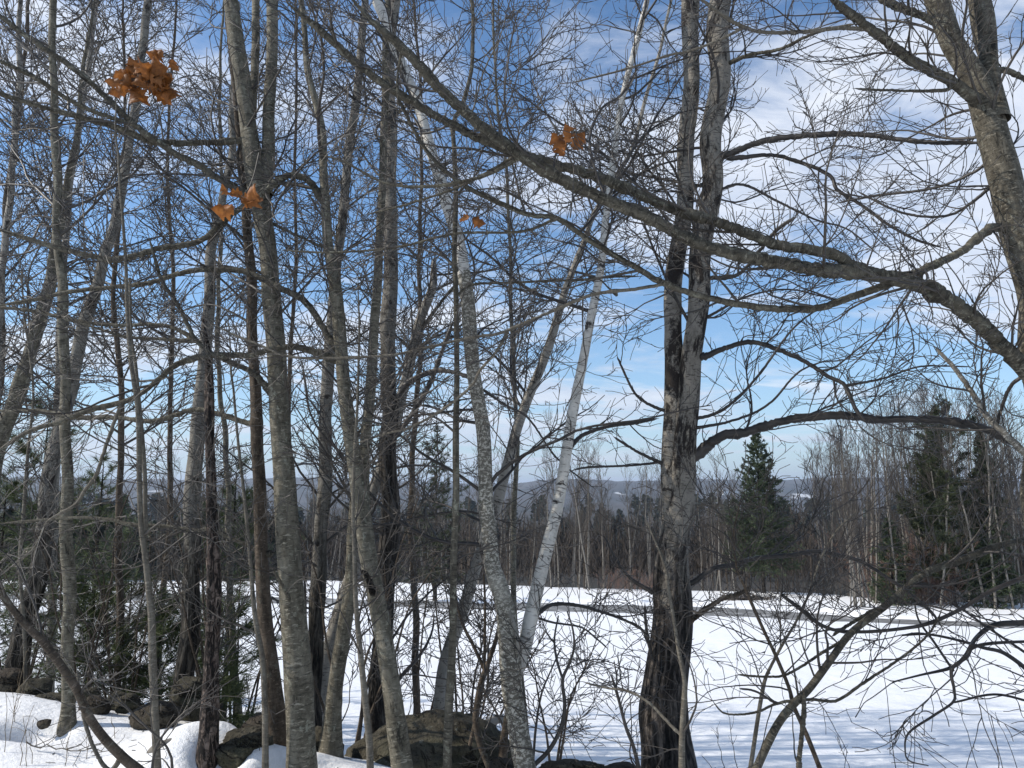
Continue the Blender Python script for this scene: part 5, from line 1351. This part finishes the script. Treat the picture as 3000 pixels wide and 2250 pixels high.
def far_wood(name, n, y0, y1, hgt, seed, src, a0=-.78, a1=.78, conif=0.0, zf=None):
    """one mass of many tree crowns, joined copies"""
    r = np.random.default_rng(seed); bag = Bag()
    def arr(me):
        v = np.zeros(len(me.vertices) * 3); me.vertices.foreach_get('co', v)
        f = np.zeros(len(me.loops), np.int32); me.loops.foreach_get('vertex_index', f); return v.reshape(-1, 3), f.reshape(-1, 4)
    S = [arr(m) for m in src]
    for i in range(n):
        y = r.uniform(y0, y1); a = r.uniform(a0, a1); x = a * y
        v, f = S[int(r.integers(0, len(S)))]
        h = r.uniform(*hgt) / v[:, 2].max(); c, s_ = math.cos(i), math.sin(i)
        q = np.stack([v[:, 0] * c - v[:, 1] * s_, v[:, 0] * s_ + v[:, 1] * c, v[:, 2]], 1) * h
        z = float(ground(x, y)) if y < 90 else (float(far_h(x, y)) if y > 140 else max(float(ground(x, y)), float(far_h(x, y))))
        bag.add(q + np.array([x, y, z]), f)
    return bag
# simple far crowns
def cone_crown(seed):
    r = np.random.default_rng(seed); pos = []; 
    n = 46; t = r.uniform(0, 1, n) ** .8; a = r.uniform(0, 6.28, n); rad = .26 * (1 - t) + .02
    pos = np.stack([rad * np.cos(a), rad * np.sin(a), .08 + .9 * t], 1); d = unit(np.stack([np.cos(a), np.sin(a), -.3 * np.ones(n)], 1))
    V, F = needles(pos * [.55, .55, 1], d, r, 1, (.07, .2), .3, .15, .1)
    V2_, F2_ = needles(np.stack([0 * t, 0 * t, .05 + .93 * t], 1), d, r, 1, (.05, .1), .3, .12, 0)
    me = mesh('crown', np.concatenate([V, V2_]), np.concatenate([F, F2_ + len(V)])); return me
def puff_crown(seed):
    r = np.random.default_rng(seed)
    n = 52; base = np.stack([r.normal(size=n) * .09, r.normal(size=n) * .09, r.uniform(0, .75, n)], 1)
    d = unit(np.stack([base[:, 0] * 3, base[:, 1] * 3, np.ones(n) * .9], 1))
    V, F = needles(base, d, r, 1, (.18, .38), .25, .017, -.1)
    return mesh('crown', V, F)
CONE = [cone_crown(i) for i in range(4)]; PUFF = [puff_crown(i) for i in range(4)]
M['farcon'] = plain('distant conifers', (0.030, 0.040, 0.026)); M['farbare'] = plain('distant bare wood', (0.055, 0.045, 0.037))
b = far_wood('conifer_wood', 520, 250, 470, (9, 15), 1, CONE)
o = link('conifer_wood', b.mesh('conifer_wood', False), M['farcon']); tag(o, kind='stuff')
b = far_wood('bare_wood', 1900, 92, 300, (7, 11), 2, PUFF)
o = link('bare_wood', b.mesh('bare_wood', False), M['farbare']); tag(o, kind='stuff')
b = far_wood('conifer_grove', 60, 72, 120, (6, 9), 3, CONE, -.75, -.28)
o = link('conifer_grove', b.mesh('conifer_grove', False), M['farcon']); tag(o, kind='stuff')
# brush pile by the spruce
r = np.random.default_rng(9); q = ghit(1612, 1296)
n = 260; a = r.uniform(0, 6.28, n); ctr = np.stack([q[0] + r.normal(size=n) * .9, q[1] + r.normal(size=n) * .35, q[2] + np.abs(r.normal(size=n)) * .22], 1)
d = np.stack([np.cos(a), np.sin(a), r.normal(size=n) * .25], 1) * r.uniform(.3, .8, n)[:, None]
Q = ctr[:, None] + d[:, None] * np.linspace(-.5, .5, 4)[None, :, None]
root = empty('brush_pile', tuple(q)); tag(root, 'heap of cut brush on the snow below the lone spruce', 'brush pile')
o = link('sticks', mesh('sticks', *tubes(Q, np.full((n, 4), .02), 4)), M['brownbrush'], None); parent_keep(o, root); o['kind'] = 'stuff'
# tiny farm buildings on the far hill
def house(label, vx, Y, size, seed):
    x = V2(vx, Y); z = float(far_h(x, Y)) + 4; w_, d_, h_ = size
    root = empty('farm_building', (x, Y, z)); tag(root, label, 'building', 'farm buildings on the far hill')
    Vw = np.array([(sx * w_ / 2, sy * d_ / 2, zz_) for zz_ in (-6, h_) for sx, sy in ((-1, -1), (1, -1), (1, 1), (-1, 1))] + [(-w_ / 2, 0, h_ * 1.55), (w_ / 2, 0, h_ * 1.55)], float)
    link('wall', mesh('wall', Vw, [np.array([(0, 1, 5, 4), (1, 2, 6, 5), (2, 3, 7, 6), (3, 0, 4, 7)]), np.array([(4, 7, 8), (5, 9, 6)])], smooth=False), M['paint'], root)
    e = .6
    Vr = np.array([(-w_ / 2 - e, -d_ / 2 - e, h_ - .3), (w_ / 2 + e, -d_ / 2 - e, h_ - .3), (w_ / 2 + e, 0, h_ * 1.55 + .3), (-w_ / 2 - e, 0, h_ * 1.55 + .3), (w_ / 2 + e, d_ / 2 + e, h_ - .3), (-w_ / 2 - e, d_ / 2 + e, h_ - .3)])
    link('roof', mesh('roof', Vr, np.array([(0, 1, 2, 3), (3, 2, 4, 5)]), smooth=False), M['roof'], root)
house('long white farm building on the far hill, right of the aspen', 1572, 2300, (46, 14, 9), 1)
house('small white farmhouse on the far hill, close to the aspen', 1538, 2350, (16, 12, 8), 2)

# the air of the valley: far hills fade to blue
hz_v = np.array([(sx, sy, sz) for sz in (-150.0, 130.0) for sx, sy in ((-8500, -60), (8500, -60), (8500, 9500), (-8500, 9500))], float)
hz_o = link('haze', mesh('haze', hz_v, np.array([(0, 3, 2, 1), (4, 5, 6, 7), (0, 1, 5, 4), (1, 2, 6, 5), (2, 3, 7, 6), (3, 0, 4, 7)]), smooth=False))
hm = bpy.data.materials.new('valley haze'); hm.use_nodes = True; hm.node_tree.nodes.clear()
ho = hm.node_tree.nodes.new('ShaderNodeOutputMaterial'); hv = hm.node_tree.nodes.new('ShaderNodeVolumePrincipled')
hv.inputs['Color'].default_value = (0.70, 0.82, 1.0, 1); hv.inputs['Density'].default_value = 0.00016; hv.inputs['Anisotropy'].default_value = 0.2
hm.node_tree.links.new(hv.outputs[0], ho.inputs['Volume'])
hz_o.data.materials.append(hm); tag(hz_o, kind='stuff')
